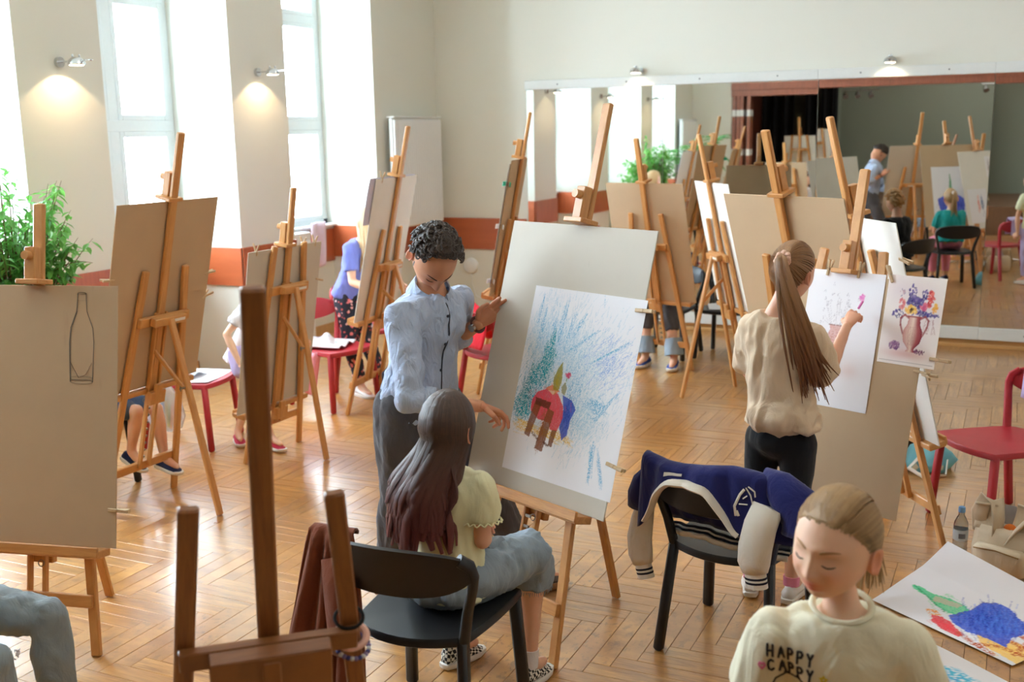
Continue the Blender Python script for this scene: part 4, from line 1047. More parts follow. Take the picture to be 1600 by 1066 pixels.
class Body:
    def __init__(s, name, label, loc, S, skin='skin', group=None):
        s.L = V(loc); s.S = S; s.skin = M[skin]; s.root = thing(name, label, 'person', loc, 0, group); s.b = MB(); s.extra = ([], [], [])
    def mesh(s, name, vs, fs, mat, tint=None, parent=None, sub=None, angle=180):
        b = MB(); b.add([v-s.L for v in vs], fs, None, False)
        o = b.build(name, mat, parent or s.root, angle=angle)
        if tint is not None:
            ca = o.data.color_attributes.new('tint', 'FLOAT_COLOR', 'POINT')
            arr = np.ones((len(vs), 4), np.float32); arr[:, :3] = np.array(tint); ca.data.foreach_set('color', arr.ravel())
        return o
    def mb(s, name, b, mat, parent=None, angle=60):
        b.v = [tuple(V(p)-s.L) for p in b.v]; return b.build(name, mat, parent or s.root, angle=angle)
    def cloth(s, name, b, mat, voxel=.011, smooth=6, folds=0., fscale=9., parent=None, stretch=(1, 1, .4)):
        fscale *= 1.75
        vs, fs = fuse(b, voxel, smooth)
        if folds:
            # normals by area weighting
            nv = [V((0, 0, 0)) for _ in vs]
            for f in fs:
                nn = (vs[f[1]]-vs[f[0]]).cross(vs[f[2]]-vs[f[0]])
                for k in f: nv[k] += nn
            out = []
            for p, q in zip(vs, nv):
                a_ = V((p.x*fscale*stretch[0], p.y*fscale*stretch[1], p.z*fscale*stretch[2])); w_ = noise.noise_vector(a_*.6)
                h = .9*noise.noise(a_*.7+w_)+1.1*(.35-abs(noise.noise(a_+w_*1.2)))+.6*(.3-abs(noise.noise(a_*1.9+w_*1.5+V((5, 1, 2)))))
                out.append(p+(q.normalized() if q.length > 0 else q)*h*folds*2.3)
            vs = out
        return s.mesh(name, vs, fs, mat, parent=parent)
    def head(s, c, fwd, up, k=1.0, child=0., flush=.5):
        U = V(up).normalized(); F = V(fwd); F = (F-U*F.dot(U)).normalized(); R_ = F.cross(U)
        s.hc, s.hR, s.hF, s.hU, s.hs = V(c), R_, F, U, k
        vs, fs, ti = head_mesh(s.hc, R_, F, U, k, child, flush); s.child = child
        o = len(s.extra[0]); s.extra[0].extend(vs); s.extra[1].extend([tuple(o+i for i in f) for f in fs]); s.extra[2].extend(ti)
    def H(s, x, y, z): return s.hc+(s.hR*x+s.hF*y+s.hU*z)*s.hs
    def scalp(s, az, el, k=1.0):
        """az: 0 front, +90 right; el: elevation, degrees"""
        a, e = math.radians(az), math.radians(el); p = head_pt((math.cos(e)*math.sin(a), math.cos(e)*math.cos(a), math.sin(e)), 0, s.child)
        return s.H(p.x*k, p.y*k, p.z*k)
    def hand(s, *a, voxel=.0032, **kw):
        b = MB(); hand(b, *a, **kw); vs, fs = fuse(b, voxel, 2, .4)
        o = len(s.extra[0]); s.extra[0].extend(vs); s.extra[1].extend([tuple(o+i for i in f) for f in fs]); s.extra[2].extend([[1, .93, .92]]*len(vs))
    def finish(s, voxel=.0105):
        vs, fs = fuse(s.b, voxel, 5); o = len(vs); ti = [[1, 1, 1]]*o+s.extra[2]
        s.body = s.mesh('body', vs+s.extra[0], fs+[tuple(o+i for i in f) for f in s.extra[1]], s.skin, ti); return s.body
    def lashes(s, mat, brow=None, half=True):
        for sx in (-1, 1):
            def onface(x, z, off):
                # march to the face surface along the forward axis
                best = None
                for t in range(-60, 61):
                    e = math.radians(t*.8); 
                    d = V((0, math.cos(e), math.sin(e))); 
                    p = head_pt((x/.0745, math.sqrt(max(0, 1-(x/.0745)**2-(z/.117)**2)), z/.117), 1, s.child); break
                return s.H(x, p.y+off, z)
            b = MB(); b.tube([onface(sx*(.019+.024*t), -.0045-.004*math.sin(t*PI), .0012) for t in [k/8 for k in range(9)]], [.0006, .0012, .0015, .0016, .0016, .0016, .0015, .0012, .0006], 5); s.mb('eyelashes', b, mat)
            if brow:
                b = MB(); b.tube([onface(sx*(.014+.034*t), .020+.006*math.sin(t*2.2), .0008) for t in [k/8 for k in range(9)]], [.0012, .0026, .003, .003, .0028, .0026, .002, .0016, .0008], 6, flat=(.5, 1.2)); s.mb('eyebrow', b, brow)
    def shoe(s, an, d, mats, L=.25, h=.075, roll=0., up=(0, 0, 1), name='shoe', high=False):
        """an: ankle joint; d: toe direction; mats (upper, sole, lace)"""
        an = V(an); d = V(d).normalized(); u = V(up); u = (u-d*u.dot(d)).normalized(); x = d.cross(u); k = L/.25
        o = an-u*h*1.0
        P = lambda a, b_, c: o+(x*a+d*b_+u*c)*k
        hh = .10 if high else .072
        sec = [(-.062, .020, .03, .05), (-.050, .032, .028, hh), (-.02, .035, .026, hh+.004), (.012, .037, .025, hh-.008), (.05, .042, .022, .060), (.09, .044, .018, .046), (.125, .040, .014, .034), (.15, .026, .012, .026), (.158, .010, .012, .02)]
        b = MB(); rings = []
        for y, w, z0, z1 in sec: rings.append([P(math.cos(a)*w*(1 if math.sin(a) < .2 else .8), y, (z0 if False else .012)+(z1-.012)*(.5+.5*math.sin(a))) for a in [2*PI*q/14 for q in range(14)]])
        b.loft(rings); so = s.mb(name, b, mats[0])
        b = MB(); out = [(.026, -.066), (.036, -.03), (.036, .02), (.045, .07), (.042, .115), (.026, .155), (0, .166)]; pts = out+[(-a, c) for a, c in reversed(out[:-1])]+[(0, -.072)]
        rg = lambda q, z: [P(a*q, c*q+.0, z) for a, c in pts]
        b.loft([rg(.98, 0), rg(1.02, .004), rg(1.02, .022), rg(.97, .024)]); s.mb('sole', b, mats[1], so)
        if len(mats) > 2:
            b = MB()
            for q in range(4): y = .018+.02*q; z = .072-.0075*q-(.0 if not high else -.004); b.tube([P(-.022, y, z-.008), P(0, y+.004, z+.002), P(.022, y, z-.008)], .0028*k, 5)
            s.mb('laces', b, mats[2], so)
        return so
def shell(s, hairline, k=1.035, name='hair', mat=None, n=60, m=40, jit=.0, frac=0.):
    """hair mass following the skull above hairline(az)->elevation"""
    b = MB(); V_ = {}; vs = []; fs = []
    for i in range(m+1):
        for j in range(n):
            az = 360*j/n-180; e0 = hairline(az); el = e0+(90-e0)*i/m; kk = k*(1+jit*noise.noise(V((az*.09*1.0, el*.11, 3)))) if i else 1.0
            if i == 1: kk = 1+(kk-1)*.75
            vs.append(s.scalp(az, min(el, 89.9), kk))
    for i in range(m):
        for j in range(n):
            q = (j+1) % n; fs.append((i*n+j, (i+1)*n+j, (i+1)*n+q, i*n+q))
    b.add(vs, fs, [[(f[0]//n*.05, f[0] % n/n*4), (f[1]//n*.05, f[1] % n/n*4), (f[2]//n*.05, f[2] % n/n*4), (f[3]//n*.05, f[3] % n/n*4)] for f in fs])
    return b
def arc(s, d0, d1, k0, k1, m=7):
    """points over the skull from direction (az,el) d0 to d1"""
    def dv(a, e): a, e = math.radians(a), math.radians(e); return V((math.cos(e)*math.sin(a), math.cos(e)*math.cos(a), math.sin(e)))
    a, b_ = dv(*d0), dv(*d1); w = a.angle(b_); out = []
    for i in range(m+1):
        t = i/m; q = (a*math.sin((1-t)*w)+b_*math.sin(t*w))/math.sin(w) if w > 1e-3 else a
        p = head_pt(tuple(q.normalized()), 0, s.child); kk = k0+(k1-k0)*t+.03*math.sin(PI*t); out.append(s.H(p.x*kk, p.y*kk, p.z*kk))
    return out
# ------------------------------------------------------------------ people
M['tee_yellow'] = mat_cloth('pale_yellow_ribbed_tee', lin(226, 226, 188), fold=.3)
M['tee_cream'] = mat_cloth('cream_tee', lin(236, 232, 206), fold=.35)
M['tee_beige'] = mat_cloth('beige_tee', lin(222, 200, 172), fold=.4)
M['denim'] = mat_cloth('washed_denim', lin(146, 162, 176), var=.22, fold=.5)
M['denim_dark'] = mat_cloth('mid_blue_denim', lin(74, 96, 128), var=.2, fold=.5)
M['denim_light'] = mat_cloth('pale_grey_denim', lin(142, 154, 160), var=.2, fold=.6)
M['shirt_blue'] = mat_cloth('pale_blue_linen_shirt', lin(178, 192, 218), var=.05, fold=.8, foldscale=17)
M['shirt_trim'] = mat_cloth('floral_collar_lining', lin(150, 140, 138), var=.3, fold=.3)
M['placket'] = mat_plain('dark_placket', lin(44, 48, 64), .8)
M['trouser_grey'] = mat_cloth('charcoal_trousers', lin(82, 80, 84), var=.1, fold=.6)
M['black_short'] = mat_cloth('black_cycling_shorts', lin(20, 21, 26), var=.1, fold=.2)
M['lilac'] = mat_cloth('lilac_cotton', lin(190, 176, 218), fold=.4)
M['periwinkle'] = mat_cloth('periwinkle_tee', lin(122, 130, 204), fold=.4)
M['white_tee'] = mat_cloth('white_tee', lin(234, 230, 234), fold=.4)
M['black_tee'] = mat_cloth('black_tee', lin(22, 22, 25), fold=.4)
M['teal_tee'] = mat_cloth('teal_tee', lin(34, 160, 160), fold=.4)
M['pink_cloth'] = mat_cloth('pink_cotton', lin(228, 140, 168), fold=.4)
M['sole_white'] = mat_plain('white_rubber', lin(232, 228, 220), .5, .03)
M['sole_gum'] = mat_plain('gum_rubber', lin(150, 104, 62), .5)
M['suede_brown'] = mat_cloth('brown_suede', lin(82, 68, 60), fold=.2)
M['canvas_navy'] = mat_cloth('navy_canvas', lin(30, 38, 72), fold=.2)
M['canvas_blue'] = mat_cloth('blue_canvas', lin(34, 60, 130), fold=.2)
M['canvas_red'] = mat_cloth('crimson_canvas', lin(178, 44, 70), fold=.2)
M['white_leather'] = mat_plain('white_leather', lin(228, 222, 216), .45)
M['lace'] = mat_plain('off_white_lace', lin(226, 220, 208), .8)
M['lash'] = mat_plain('dark_lash', lin(40, 26, 20), .7)
M['brow_blond'] = mat_plain('blond_brow', lin(176, 130, 92), .8)
M['brow_dark'] = mat_plain('dark_brow', lin(44, 32, 26), .8)
def checker_mat():
    t = NT('checkerboard_canvas'); c = t.new('TexChecker'); c.inputs['Scale'].default_value = 78; c.inputs[1].default_value = (*lin(226, 222, 210), 1); c.inputs[2].default_value = (*lin(22, 22, 24), 1)
    t.link(t.obj(), c.inputs[0]); t.set(Base_Color=c.outputs[0], Roughness=.8); return t.m
def spots_mat(name, base, cols, scale, thr=.42):
    t = NT(name); p = t.obj(); c = base
    for k, q in enumerate(cols):
        v = t.new('TexVoronoi'); v.inputs['Scale'].default_value = scale*(1+.35*k); t.link(t.mapping(p, (1, 1, 1), (k*3.1, k*1.7, k)), v.inputs['Vector'])
        n = t.math('ADD', v.outputs['Distance'], t.math('MULTIPLY', t.noise(p, scale*3, 2), .35))
        c = t.mix(t.ramp(n, thr+.03, thr-.03), c, q)
    t.set(Base_Color=c, Roughness=.85); return t.m
M['checker'] = checker_mat()
M['floral'] = spots_mat('floral_leggings', lin(26, 28, 42), [lin(222, 120, 122), lin(240, 190, 186), lin(196, 84, 80)], 15, .40)
M['leopard'] = spots_mat('leopard_print', lin(226, 214, 200), [lin(60, 50, 46)], 40, .50)
M['hair_brown'] = hair_mat('long_brown_hair', lin(42, 29, 23), lin(84, 58, 44), lin(104, 48, 46), .70, 1.0)
M['hair_honey'] = hair_mat('honey_brown_hair', lin(104, 74, 48), lin(172, 126, 82), lin(124, 78, 46), 1.05, 1.36)
M['hair_blond'] = hair_mat('dark_blond_hair', lin(136, 104, 66), lin(206, 168, 118))
M['hair_light'] = hair_mat('light_blond_hair', lin(196, 158, 108), lin(226, 196, 150))
M['hair_dark'] = hair_mat('dark_curly_hair', lin(34, 27, 23), lin(74, 58, 48))
M['hair_curly'] = hair_mat('ginger_curly_hair', lin(150, 108, 62), lin(206, 160, 104))
Z = V((0, 0, 1))
def mean(a, b): return (V(a)+V(b))/2
def legwear(p, b, S, hip, kn, an, frac, ease, flare=0., calf=None):
    """tube for one trouser leg; frac 1 = knee, 2 = ankle"""
    P, R_ = leg_pts(S, hip, kn, an)
    L = [0, .35, .8, 1.0, 1.28, 1.7, 2.0]; pts, rad = [], []
    for q, r, l in zip(P, R_, L):
        if l <= frac+1e-6: pts.append(q); rad.append(r+ease+flare*l)
    if frac not in L:
        i = max(k for k in range(7) if L[k] <= frac); j = min(i+1, 6); t = (frac-L[i])/(L[j]-L[i]); pts.append(P[i].lerp(P[j], t)); rad.append(R_[i]+(R_[j]-R_[i])*t+ease+flare*frac)
    b.tube(pts, rad, 16); b.ell(pts[0], (rad[0],)*3, 12, 8)
    for q, r in list(zip(pts, rad))[1:-1]: b.ell(q, (r, r, r), 12, 8)
    return pts[-1], rad[-1]
def sleeve(b, S, sh, el, wr, frac, ease, flare=0.):
    P, R_ = arm_pts(S, sh, el, wr); L = [0, .35, .75, 1.0, 1.28, 1.7, 2.0]; pts, rad = [], []
    for q, r, l in zip(P, R_, L):
        if l <= frac+1e-6: pts.append(q); rad.append(r+ease+flare*l)
    if frac not in L:
        i = max(k for k in range(7) if L[k] <= frac); t = (frac-L[i])/(L[i+1]-L[i]); pts.append(P[i].lerp(P[i+1], t)); rad.append(R_[i]+(R_[i+1]-R_[i])*t+ease+flare*frac)
    b.tube(pts, rad, 16)
    for q, r in list(zip(pts, rad))[:-1]: b.ell(q, (r, r, r), 12, 8)
def figure(name, label, loc, S, J, F, skin='skin', head=None, torso_w=1.0, group=None, hands=None):
    """skin of a whole person from the joints J; F = forward direction of the torso"""
    p = Body(name, label, loc, S, skin, group); b = p.b
    Rs = V(J['shr'])-V(J['shl']); Rp = V(J['hipr'])-V(J['hipl']); p.Rs, p.Rp, p.F = Rs, Rp, V(F); p.J = J
    torso(b, S, J['pel'], J['neck'], Rp, Rs, F, -.009, torso_w)
    for k in 'rl':
        P, R_ = arm_pts(S, J['sh'+k], J['el'+k], J['wr'+k]); limb(b, P, R_)
        P, R_ = leg_pts(S, J['hip'+k], J['kn'+k], J['an'+k]); limb(b, P, R_)
        f = V(J['toe'+k]).normalized(); a = V(J['an'+k]); limb(b, [a, a+f*.06*S-Z*.03*S, a+f*.13*S-Z*.045*S], [.036*S, .034*S, .024*S])
    hc = V(J['head']); nk = V(J['neck'])
    c0, fw, up, k, ch = hc, head[0], head[1], head[2], head[3]
    p.head(hc, fw, up, k, ch, head[4] if len(head) > 4 else .5)
    base = p.H(0, -.022, -.055); limb(b, [nk-(base-nk)*.3, nk.lerp(base, .5), base], [.062*S, .052*S*(1.0 if S > .9 else .98), .054*S*(1 if S > .9 else .95)])
    for k_, h in (hands or {}).items(): p.hand(J['wr'+k_], *h[:3], **(h[3] if len(h) > 3 else {}))
    return p

# ---- man in the blue shirt, bending over the main easel
J = dict(pel=(-2.235, 3.80, .935), neck=(-2.165, 3.815, 1.375), head=(-2.125, 3.775, 1.512), shr=(-2.205, 3.635, 1.285), shl=(-2.135, 3.995, 1.305), elr=(-2.10, 3.515, .985), wrr=(-1.868, 3.655, .945),
         ell=(-2.215, 4.075, 1.11), wrl=(-2.045, 4.005, 1.205), hipr=(-2.26, 3.70, .90), hipl=(-2.22, 3.90, .90), knr=(-2.30, 3.72, .50), knl=(-2.02, 3.97, .50), anr=(-2.40, 3.80, .085), anl=(-1.835, 4.055, .085), toer=(.75, .35, 0), toel=(.50, .86, 0))
man = figure('person', 'man in pale blue shirt and grey trousers bending to point at the crayon picture', (-2.2, 3.85, 0), 1.03, J, (.93, -.36, 0), 'skin_man', ((.46, -.40, -1.15), (.80, -.62, .55), 1.15, 0., .3),
             hands=dict(r=((.60, .72, -.42), (.35, .25, -.9), (.35, .45, .75), dict(size=1.0, curl=(.42, .62, .80, .9), tcurl=1.0, spread=.01)), l=((.74, .22, .64), (.55, -.80, -.20), (-.60, -.35, .75), dict(size=.98, curl=(.10, .12, .14, .18), tcurl=.1, spread=.03))))
man.finish()
b = MB(); torso(b, 1.03, J['pel'], J['neck'], man.Rp, man.Rs, man.F, .021, 1.0, hem=-.19, belly=.01, top=False)
sleeve(b, 1.03, J['shr'], J['elr'], J['wrr'], 1.22, .020, -.002); sleeve(b, 1.03, J['shl'], J['ell'], J['wrl'], 1.30, .018, -.002)
man.shirt = man.cloth('shirt', b, M['shirt_blue'], .010, 5, .0075, 7., stretch=(1, 1, .55))
b = MB()
legwear(man, b, 1.03, J['hipr'], J['knr'], J['anr'], 1.98, .018, .002); legwear(man, b, 1.03, J['hipl'], J['knl'], J['anl'], 1.98, .018, .002)
torso(b, 1.03, V(J['pel'])-Z*.02, J['neck'], man.Rp, man.Rs, man.F, .004, 1.0, top=False) if False else b.ell(V(J['pel'])-Z*.05, (.135, .155, .12))
man.cloth('trousers', b, M['trouser_grey'], .012, 5, .006, 8.)
man.shoe((-1.835, 4.055, .088), (.50, .86, 0), (M['suede_brown'], M['sole_gum'], M['lace']), .285); man.shoe((-2.40, 3.80, .088), (.80, .30, 0), (M['suede_brown'], M['sole_gum'], M['lace']), .285)
# collar: two leaves round the neck, open in front
b = MB(); ck = V(J['neck']); ax = (V(J['head'])-ck).normalized(); Fm = V((.86, -.42, -.25)); Fm = (Fm-ax*Fm.dot(ax)).normalized(); Rm = Fm.cross(ax)
def collar(u, v):
    a = (-2.8+5.6*u); r = .070+.034*v; o = ck+ax*(.040-.066*v+.012*math.cos(a))+(-Fm*math.cos(a)+Rm*math.sin(a))*r*1.0
    e = abs(u-.5)*2; return o+Fm*(.012*e)-ax*(.030*v*max(0, e-.55)*2)-ax*.02*e
b.sheet(collar, 28, 4, .004); man.mb('collar', b, M['shirt_blue'])
# placket with dark buttons down the chest, cuffs, breast seam
from mathutils.bvhtree import BVHTree
def surf(p, origin, d):
    bm = bmesh.new(); bm.from_mesh(p.data); t = BVHTree.FromBMesh(bm); bm.free()
    return t
def ray_on(tree, L, o, d):
    h = tree.ray_cast(V(o)-L, V(d).normalized()); return (h[0]+L, h[1]) if h[0] is not None else (None, None)
tree = surf(man.shirt, 0, 0); pl = []
for k in range(15):
    t = .95-.085*k; c = V(J['pel']).lerp(V(J['neck']), t); h, nn = ray_on(tree, man.L, c+man.F.normalized()*.4+V((-.0, -.0, 0)), -man.F.normalized())
    if h is not None: pl.append((h, nn))
b = MB(); b.tube([h+n_*.0012 for h, n_ in pl], .0042, 6, flat=(1, .4)); man.mb('placket', b, M['placket'])
for h, n_ in pl[2::3]:
    b = MB(); q = h+n_*.003+man.Rs.normalized()*.012; b.ell(q, (.0065, .0065, .0065), 10, 6); man.mb('button', b, M['placket'])
for w0, w1 in (((J['elr']), J['wrr']), (J['ell'], J['wrl'])):
    d = (V(w1)-V(w0)); c = V(w0)+d*.26; b = MB(); d.normalize(); b.tube([c-d*.02, c+d*.022], [.058, .056], 18); man.mb('rolled_cuff', b, M['shirt_blue'])
# watch on the left wrist
d = (V(J['wrl'])-V(J['ell'])).normalized(); c = V(J['wrl'])-d*.012; b = MB(); X = d.orthogonal().normalized(); Y = d.cross(X)
b.tube([c+X*math.cos(a)*.031+Y*math.sin(a)*.031 for a in [2*PI*k/20 for k in range(20)]], .010, 6, close=True, flat=(.35, 1)); wt = man.mb('watch_strap', b, mat_plain('brown_watch_strap', lin(66, 30, 26), .5))
b = MB(); vd = (V((0, 0, 2))-c).normalized(); vd = (vd-d*vd.dot(d)).normalized(); b.tube([c+vd*.030, c+vd*.042], .017, 16); man.mb('watch_case', b, M['chrome'], wt)
# hair: dark cropped curls
hl = lambda az: 34-8*math.cos(math.radians(az)*2)*0+(26*max(0, math.cos(math.radians(az)))-46*max(0, -math.cos(math.radians(az)))**.8-(18 if 60 < abs(az) < 110 else 0))
b = shell(man, hl, 1.14, jit=.10); man.mb('hair', b, M['hair_dark'])
b = MB(); rr = random.Random(4)
for k in range(520):
    az = rr.uniform(-180, 180); e0 = hl(az); el = e0+4+(86-e0)*rr.random()**1.25; c = man.scalp(az, el, 1.12+.05*rr.random()); n_ = (c-man.hc).normalized(); t1 = n_.orthogonal().normalized(); t1.rotate(Matrix.Rotation(rr.uniform(0, 6), 3, n_)); t2 = n_.cross(t1); R0 = rr.uniform(.007, .015)
    b.tube([c+t1*R0*math.cos(a)+t2*R0*math.sin(a)+n_*(a*.0022) for a in [i*.75 for i in range(7)]], [.0032, .0046, .005, .005, .0046, .0036, .002], 5)
stuff(man.mb('curls', b, M['hair_dark']))
man.lashes(M['lash'], M['brow_dark'])
b = MB()   # stubble shadow is left to the skin; short sideburns
for sx in (-1, 1): b.tube([man.H(sx*.070, .012, .02), man.H(sx*.072, .012, -.005), man.H(sx*.070, .014, -.03)], [.008, .007, .003], 6, flat=(.4, 1.2))
man.mb('sideburns', b, M['hair_dark'])

# ---- girl with long brown hair, seated before the main easel
J = dict(pel=(-1.675, 2.99, .545), neck=(-1.655, 2.975, .925), head=(-1.645, 2.985, 1.055), shr=(-1.535, 2.985, .865), shl=(-1.780, 2.965, .865), elr=(-1.525, 2.975, .685), wrr=(-1.60, 3.135, .640), ell=(-1.80, 3.02, .69), wrl=(-1.70, 3.16, .645),
         hipr=(-1.595, 3.01, .535), hipl=(-1.755, 3.01, .535), knr=(-1.500, 3.325, .520), knl=(-1.795, 3.345, .515), anr=(-1.515, 3.305, .09), anl=(-1.845, 3.345, .09), toer=(.10, 1, 0), toel=(.33, .94, 0))
g2 = figure('person', 'girl with long brown hair and pale yellow tee, seated before the crayon picture', (-1.67, 3.0, 0), .80, J, (.03, 1, 0), 'skin', ((.02, .98, -.05), (.0, .05, 1), 1.02, .5),
            hands=dict(r=((-.35, .75, .25), (-.7, -.3, -.5), (.2, .4, .9), dict(size=.80, curl=(.5, .6, .6, .65), tcurl=.5)), l=((.6, .6, 0), (.3, -.6, -.6), (-.2, .5, .8), dict(size=.8, curl=(.4, .5, .5, .5)))))
g2.finish(.009)
b = MB(); torso(b, .80, V(J['pel'])-Z*.005, J['neck'], g2.Rp, g2.Rs, g2.F, .016, 1.02, hem=-.17, top=False); sleeve(b, .80, J['shr'], J['elr'], J['wrr'], .62, .020, .012); sleeve(b, .80, J['shl'], J['ell'], J['wrl'], .62, .020, .012)
g2.cloth('tee', b, M['tee_yellow'], .009, 5, .0045, 8.)
for sh, el in ((J['shr'], J['elr']), (J['shl'], J['ell'])):      # lettuce hem of the sleeves
    d = V(el)-V(sh); c = V(sh)+d*.62; d.normalize(); X = d.orthogonal().normalized(); Y = d.cross(X); b = MB()
    b.tube([c+(X*math.cos(a)+Y*math.sin(a))*(.066+.003*math.sin(a*17))+d*.004*math.sin(a*17) for a in [2*PI*k/80 for k in range(80)]], .003, 5, close=True); g2.mb('frilled_hem', b, M['tee_yellow'])
b = MB(); legwear(g2, b, .80, J['hipr'], J['knr'], J['anr'], 1.0, .026, .012); legwear(g2, b, .80, J['hipl'], J['knl'], J['anl'], 1.0, .026, .012)
b.ell((-1.675, 2.985, .505), (.158, .128, .072))
for kn, an in ((J['knr'], J['anr']), (J['knl'], J['anl'])):      # wide legs fall over the knee
    kn, an = V(kn), V(an); b.tube([kn, kn.lerp(an, .15), kn.lerp(an, .30)], [.070, .074, .073], 16)
g2.cloth('denim_shorts', b, M['denim'], .009, 4, .0055, 10.)
for kn, an in ((J['knr'], J['anr']), (J['knl'], J['anl'])):
    kn, an = V(kn), V(an); b = MB(); c = kn.lerp(an, .30); d = (an-kn).normalized(); rr = random.Random(3)
    for k in range(60): a = 2*PI*k/60; q = c+V((math.cos(a), math.sin(a), 0))*.072; b.tube([q-d*.004, q+d*rr.uniform(.006, .014)+V((rr.uniform(-.003, .003),)*2+(0,))], [.0016, .0008], 4)
    stuff(g2.mb('frayed_hem', b, M['denim_light']))
b = MB(); b.tube([(-1.545, 3.06, .615), (-1.535, 3.13, .625), (-1.52, 3.16, .59), (-1.515, 3.14, .555)], [.012, .014, .013, .010], 8, flat=(.5, 1.4)); g2.mb('pocket_ruffle', b, M['denim'])
for k_ in 'rl': g2.shoe(J['an'+k_], J['toe'+k_], (M['checker'], M['sole_white'], M['lace']), .225, .085, high=True)
def sock(p, an, kn, r, mat, l=.06):
    an, kn = V(an), V(kn); d = (kn-an).normalized(); b = MB(); b.tube([an-d*.01, an+d*l], [r*.95, r], 14); p.mb('sock', b, mat)
for k_ in 'rl': sock(g2, J['an'+k_], J['kn'+k_], .034, M['white_tee'])
def fall_hair(p, n, zend, mat, seed, spread=.10, azr=(60, 300), wave=.012, r=.009, back=(0, -.055, 0), start=70, drop=1.02, name='hair', sh=None):
    """long hair: locks from the parting over the skull and down the back; one mesh"""
    rr = random.Random(seed); b = MB(); bk = V(back)
    for k in range(n):
        az = azr[0]+(azr[1]-azr[0])*(k+rr.random())/n; az = az if az <= 180 else az-360
        top = arc(p, (rr.uniform(-180, 180), 88), (az, -12-10*rr.random()), 1.03, 1.10, 6)
        e = top[-1]; lat = (e-p.hc).dot(p.hR); z1 = zend+rr.uniform(-.05, .07)+.10*abs(lat)/.09*rr.random(); a0 = rr.uniform(0, 6)
        pts = list(top); q = e.copy(); m = 9
        for i in range(1, m+1):
            t = i/m; z = e.z+(z1-e.z)*t
            o = p.hR*(lat*(1+spread/.09*t*.9)-lat)+bk*min(1, t*1.6)*(1 if abs(az) > 60 else .3)+p.hR*wave*math.sin(a0+t*5)*t+p.hF*wave*.6*math.cos(a0+t*4)*t
            pts.append(V((e.x, e.y, 0))+V((o.x, o.y, 0))+Z*z)
        R0 = r*rr.uniform(.7, 1.25); m2 = len(pts)
        b.tube(pts, [R0*(.6+.4*min(1, i/4))*(1-.75*max(0, (i-m2*.62)/(m2*.38))**2) for i in range(m2)], 6, flat=(1.5, .7))
    return p.mb(name, b, mat, angle=70)
b = shell(g2, lambda az: float(np.interp(abs(az), [0, 35, 60, 80, 110, 180], [36, 28, -6, -30, -36, -40])), 1.085); g2.mb('hair', b, M['hair_brown'])
stuff(fall_hair(g2, 150, .705, M['hair_brown'], 5, spread=.05, azr=(92, 300), wave=.016, r=.0105, back=(-.062, -.070, 0), name='long_locks'))

b = MB(); rr = random.Random(12)      # a loose strand over the right shoulder blade
for k in range(7):
    e = g2.scalp(118+4*k, -28, 1.10); pts = [e, e+V((.004, -.035, -.06)), V((-1.590+.006*k, 2.895, .90)), V((-1.585+.006*k, 2.868, .83)), V((-1.600+.004*k, 2.860, .765+.012*k))]
    b.tube([((1-t)**4)*pts[0]+4*t*(1-t)**3*pts[1]+6*t*t*(1-t)**2*pts[2]+4*t**3*(1-t)*pts[3]+t**4*pts[4] for t in [i/10 for i in range(11)]], [.005, .006, .006, .006, .0055, .005, .0045, .004, .003, .002, .001], 5)
stuff(g2.mb('loose_strand', b, M['hair_brown']))

# ---- girl with the ponytail, drawing the vase
J = dict(pel=(-0.840, 4.420, 0.745), neck=(-0.880, 4.455, 1.247), head=(-0.830, 4.495, 1.410), shr=(-0.745, 4.400, 1.160), shl=(-0.995, 4.485, 1.160), elr=(-0.680, 4.465, 0.975), wrr=(-0.627, 4.645, 1.170), ell=(-1.015, 4.540, 0.965), wrl=(-0.945, 4.620, 1.060),
         hipr=(-0.770, 4.395, 0.710), hipl=(-0.920, 4.435, 0.710), knr=(-0.775, 4.425, 0.400), knl=(-0.945, 4.455, 0.400), anr=(-0.780, 4.410, 0.085), anl=(-0.955, 4.420, 0.085), toer=(.10, 1, 0), toel=(-.2, 1, 0))
g3 = figure('person', 'girl with long ponytail in beige tee and black shorts standing drawing a vase', (-.9, 4.42, 0), .84, J, (.30, .93, 0), 'skin', ((.36, .92, -.10), (.08, .03, 1), 1.04, .5),
            hands=dict(r=((.30, .55, .62), (.25, .80, -.2), (-.75, .2, .3), dict(size=.82, curl=(.55, .75, .85, .9), tcurl=.8)), l=((.3, .7, .5), (.5, .6, -.2), (.3, 0, .9), dict(size=.82))))
g3.finish(.0095)
b = MB(); torso(b, .84, J['pel'], J['neck'], g3.Rp, g3.Rs, g3.F, .022, 1.02, hem=.06, top=False); sleeve(b, .84, J['shr'], J['elr'], J['wrr'], .88, .026, .012); sleeve(b, .84, J['shl'], J['ell'], J['wrl'], .88, .026, .012)
q = V(J['pel']); b.ell(q+V((0, -.015, .075)), (.155, .125, .09))
g3.cloth('tee', b, M['tee_beige'], .0095, 5, .0085, 6.5, stretch=(1, 1, .4))
b = MB(); legwear(g3, b, .84, J['hipr'], J['knr'], J['anr'], .8, .006); legwear(g3, b, .84, J['hipl'], J['knl'], J['anl'], .8, .006); b.ell((-.845, 4.42, .725), (.14, .115, .10))
g3.cloth('cycling_shorts', b, M['black_short'], .0095, 4, .001)
for k_ in 'rl': g3.shoe(J['an'+k_], J['toe'+k_], (M['white_leather'], M['sole_white'], M['lace']), .235); sock(g3, J['an'+k_], J['kn'+k_], .036, M['pink_cloth'], .03)
hl3 = lambda az: float(np.interp(abs(az), [0, 50, 75, 95, 125, 180], [38, 32, 16, 4, -24, -38]))
b = shell(g3, hl3, 1.035); g3.mb('hair', b, M['hair_honey'])
TIE = (172, 24)
b = MB(); rr = random.Random(6)
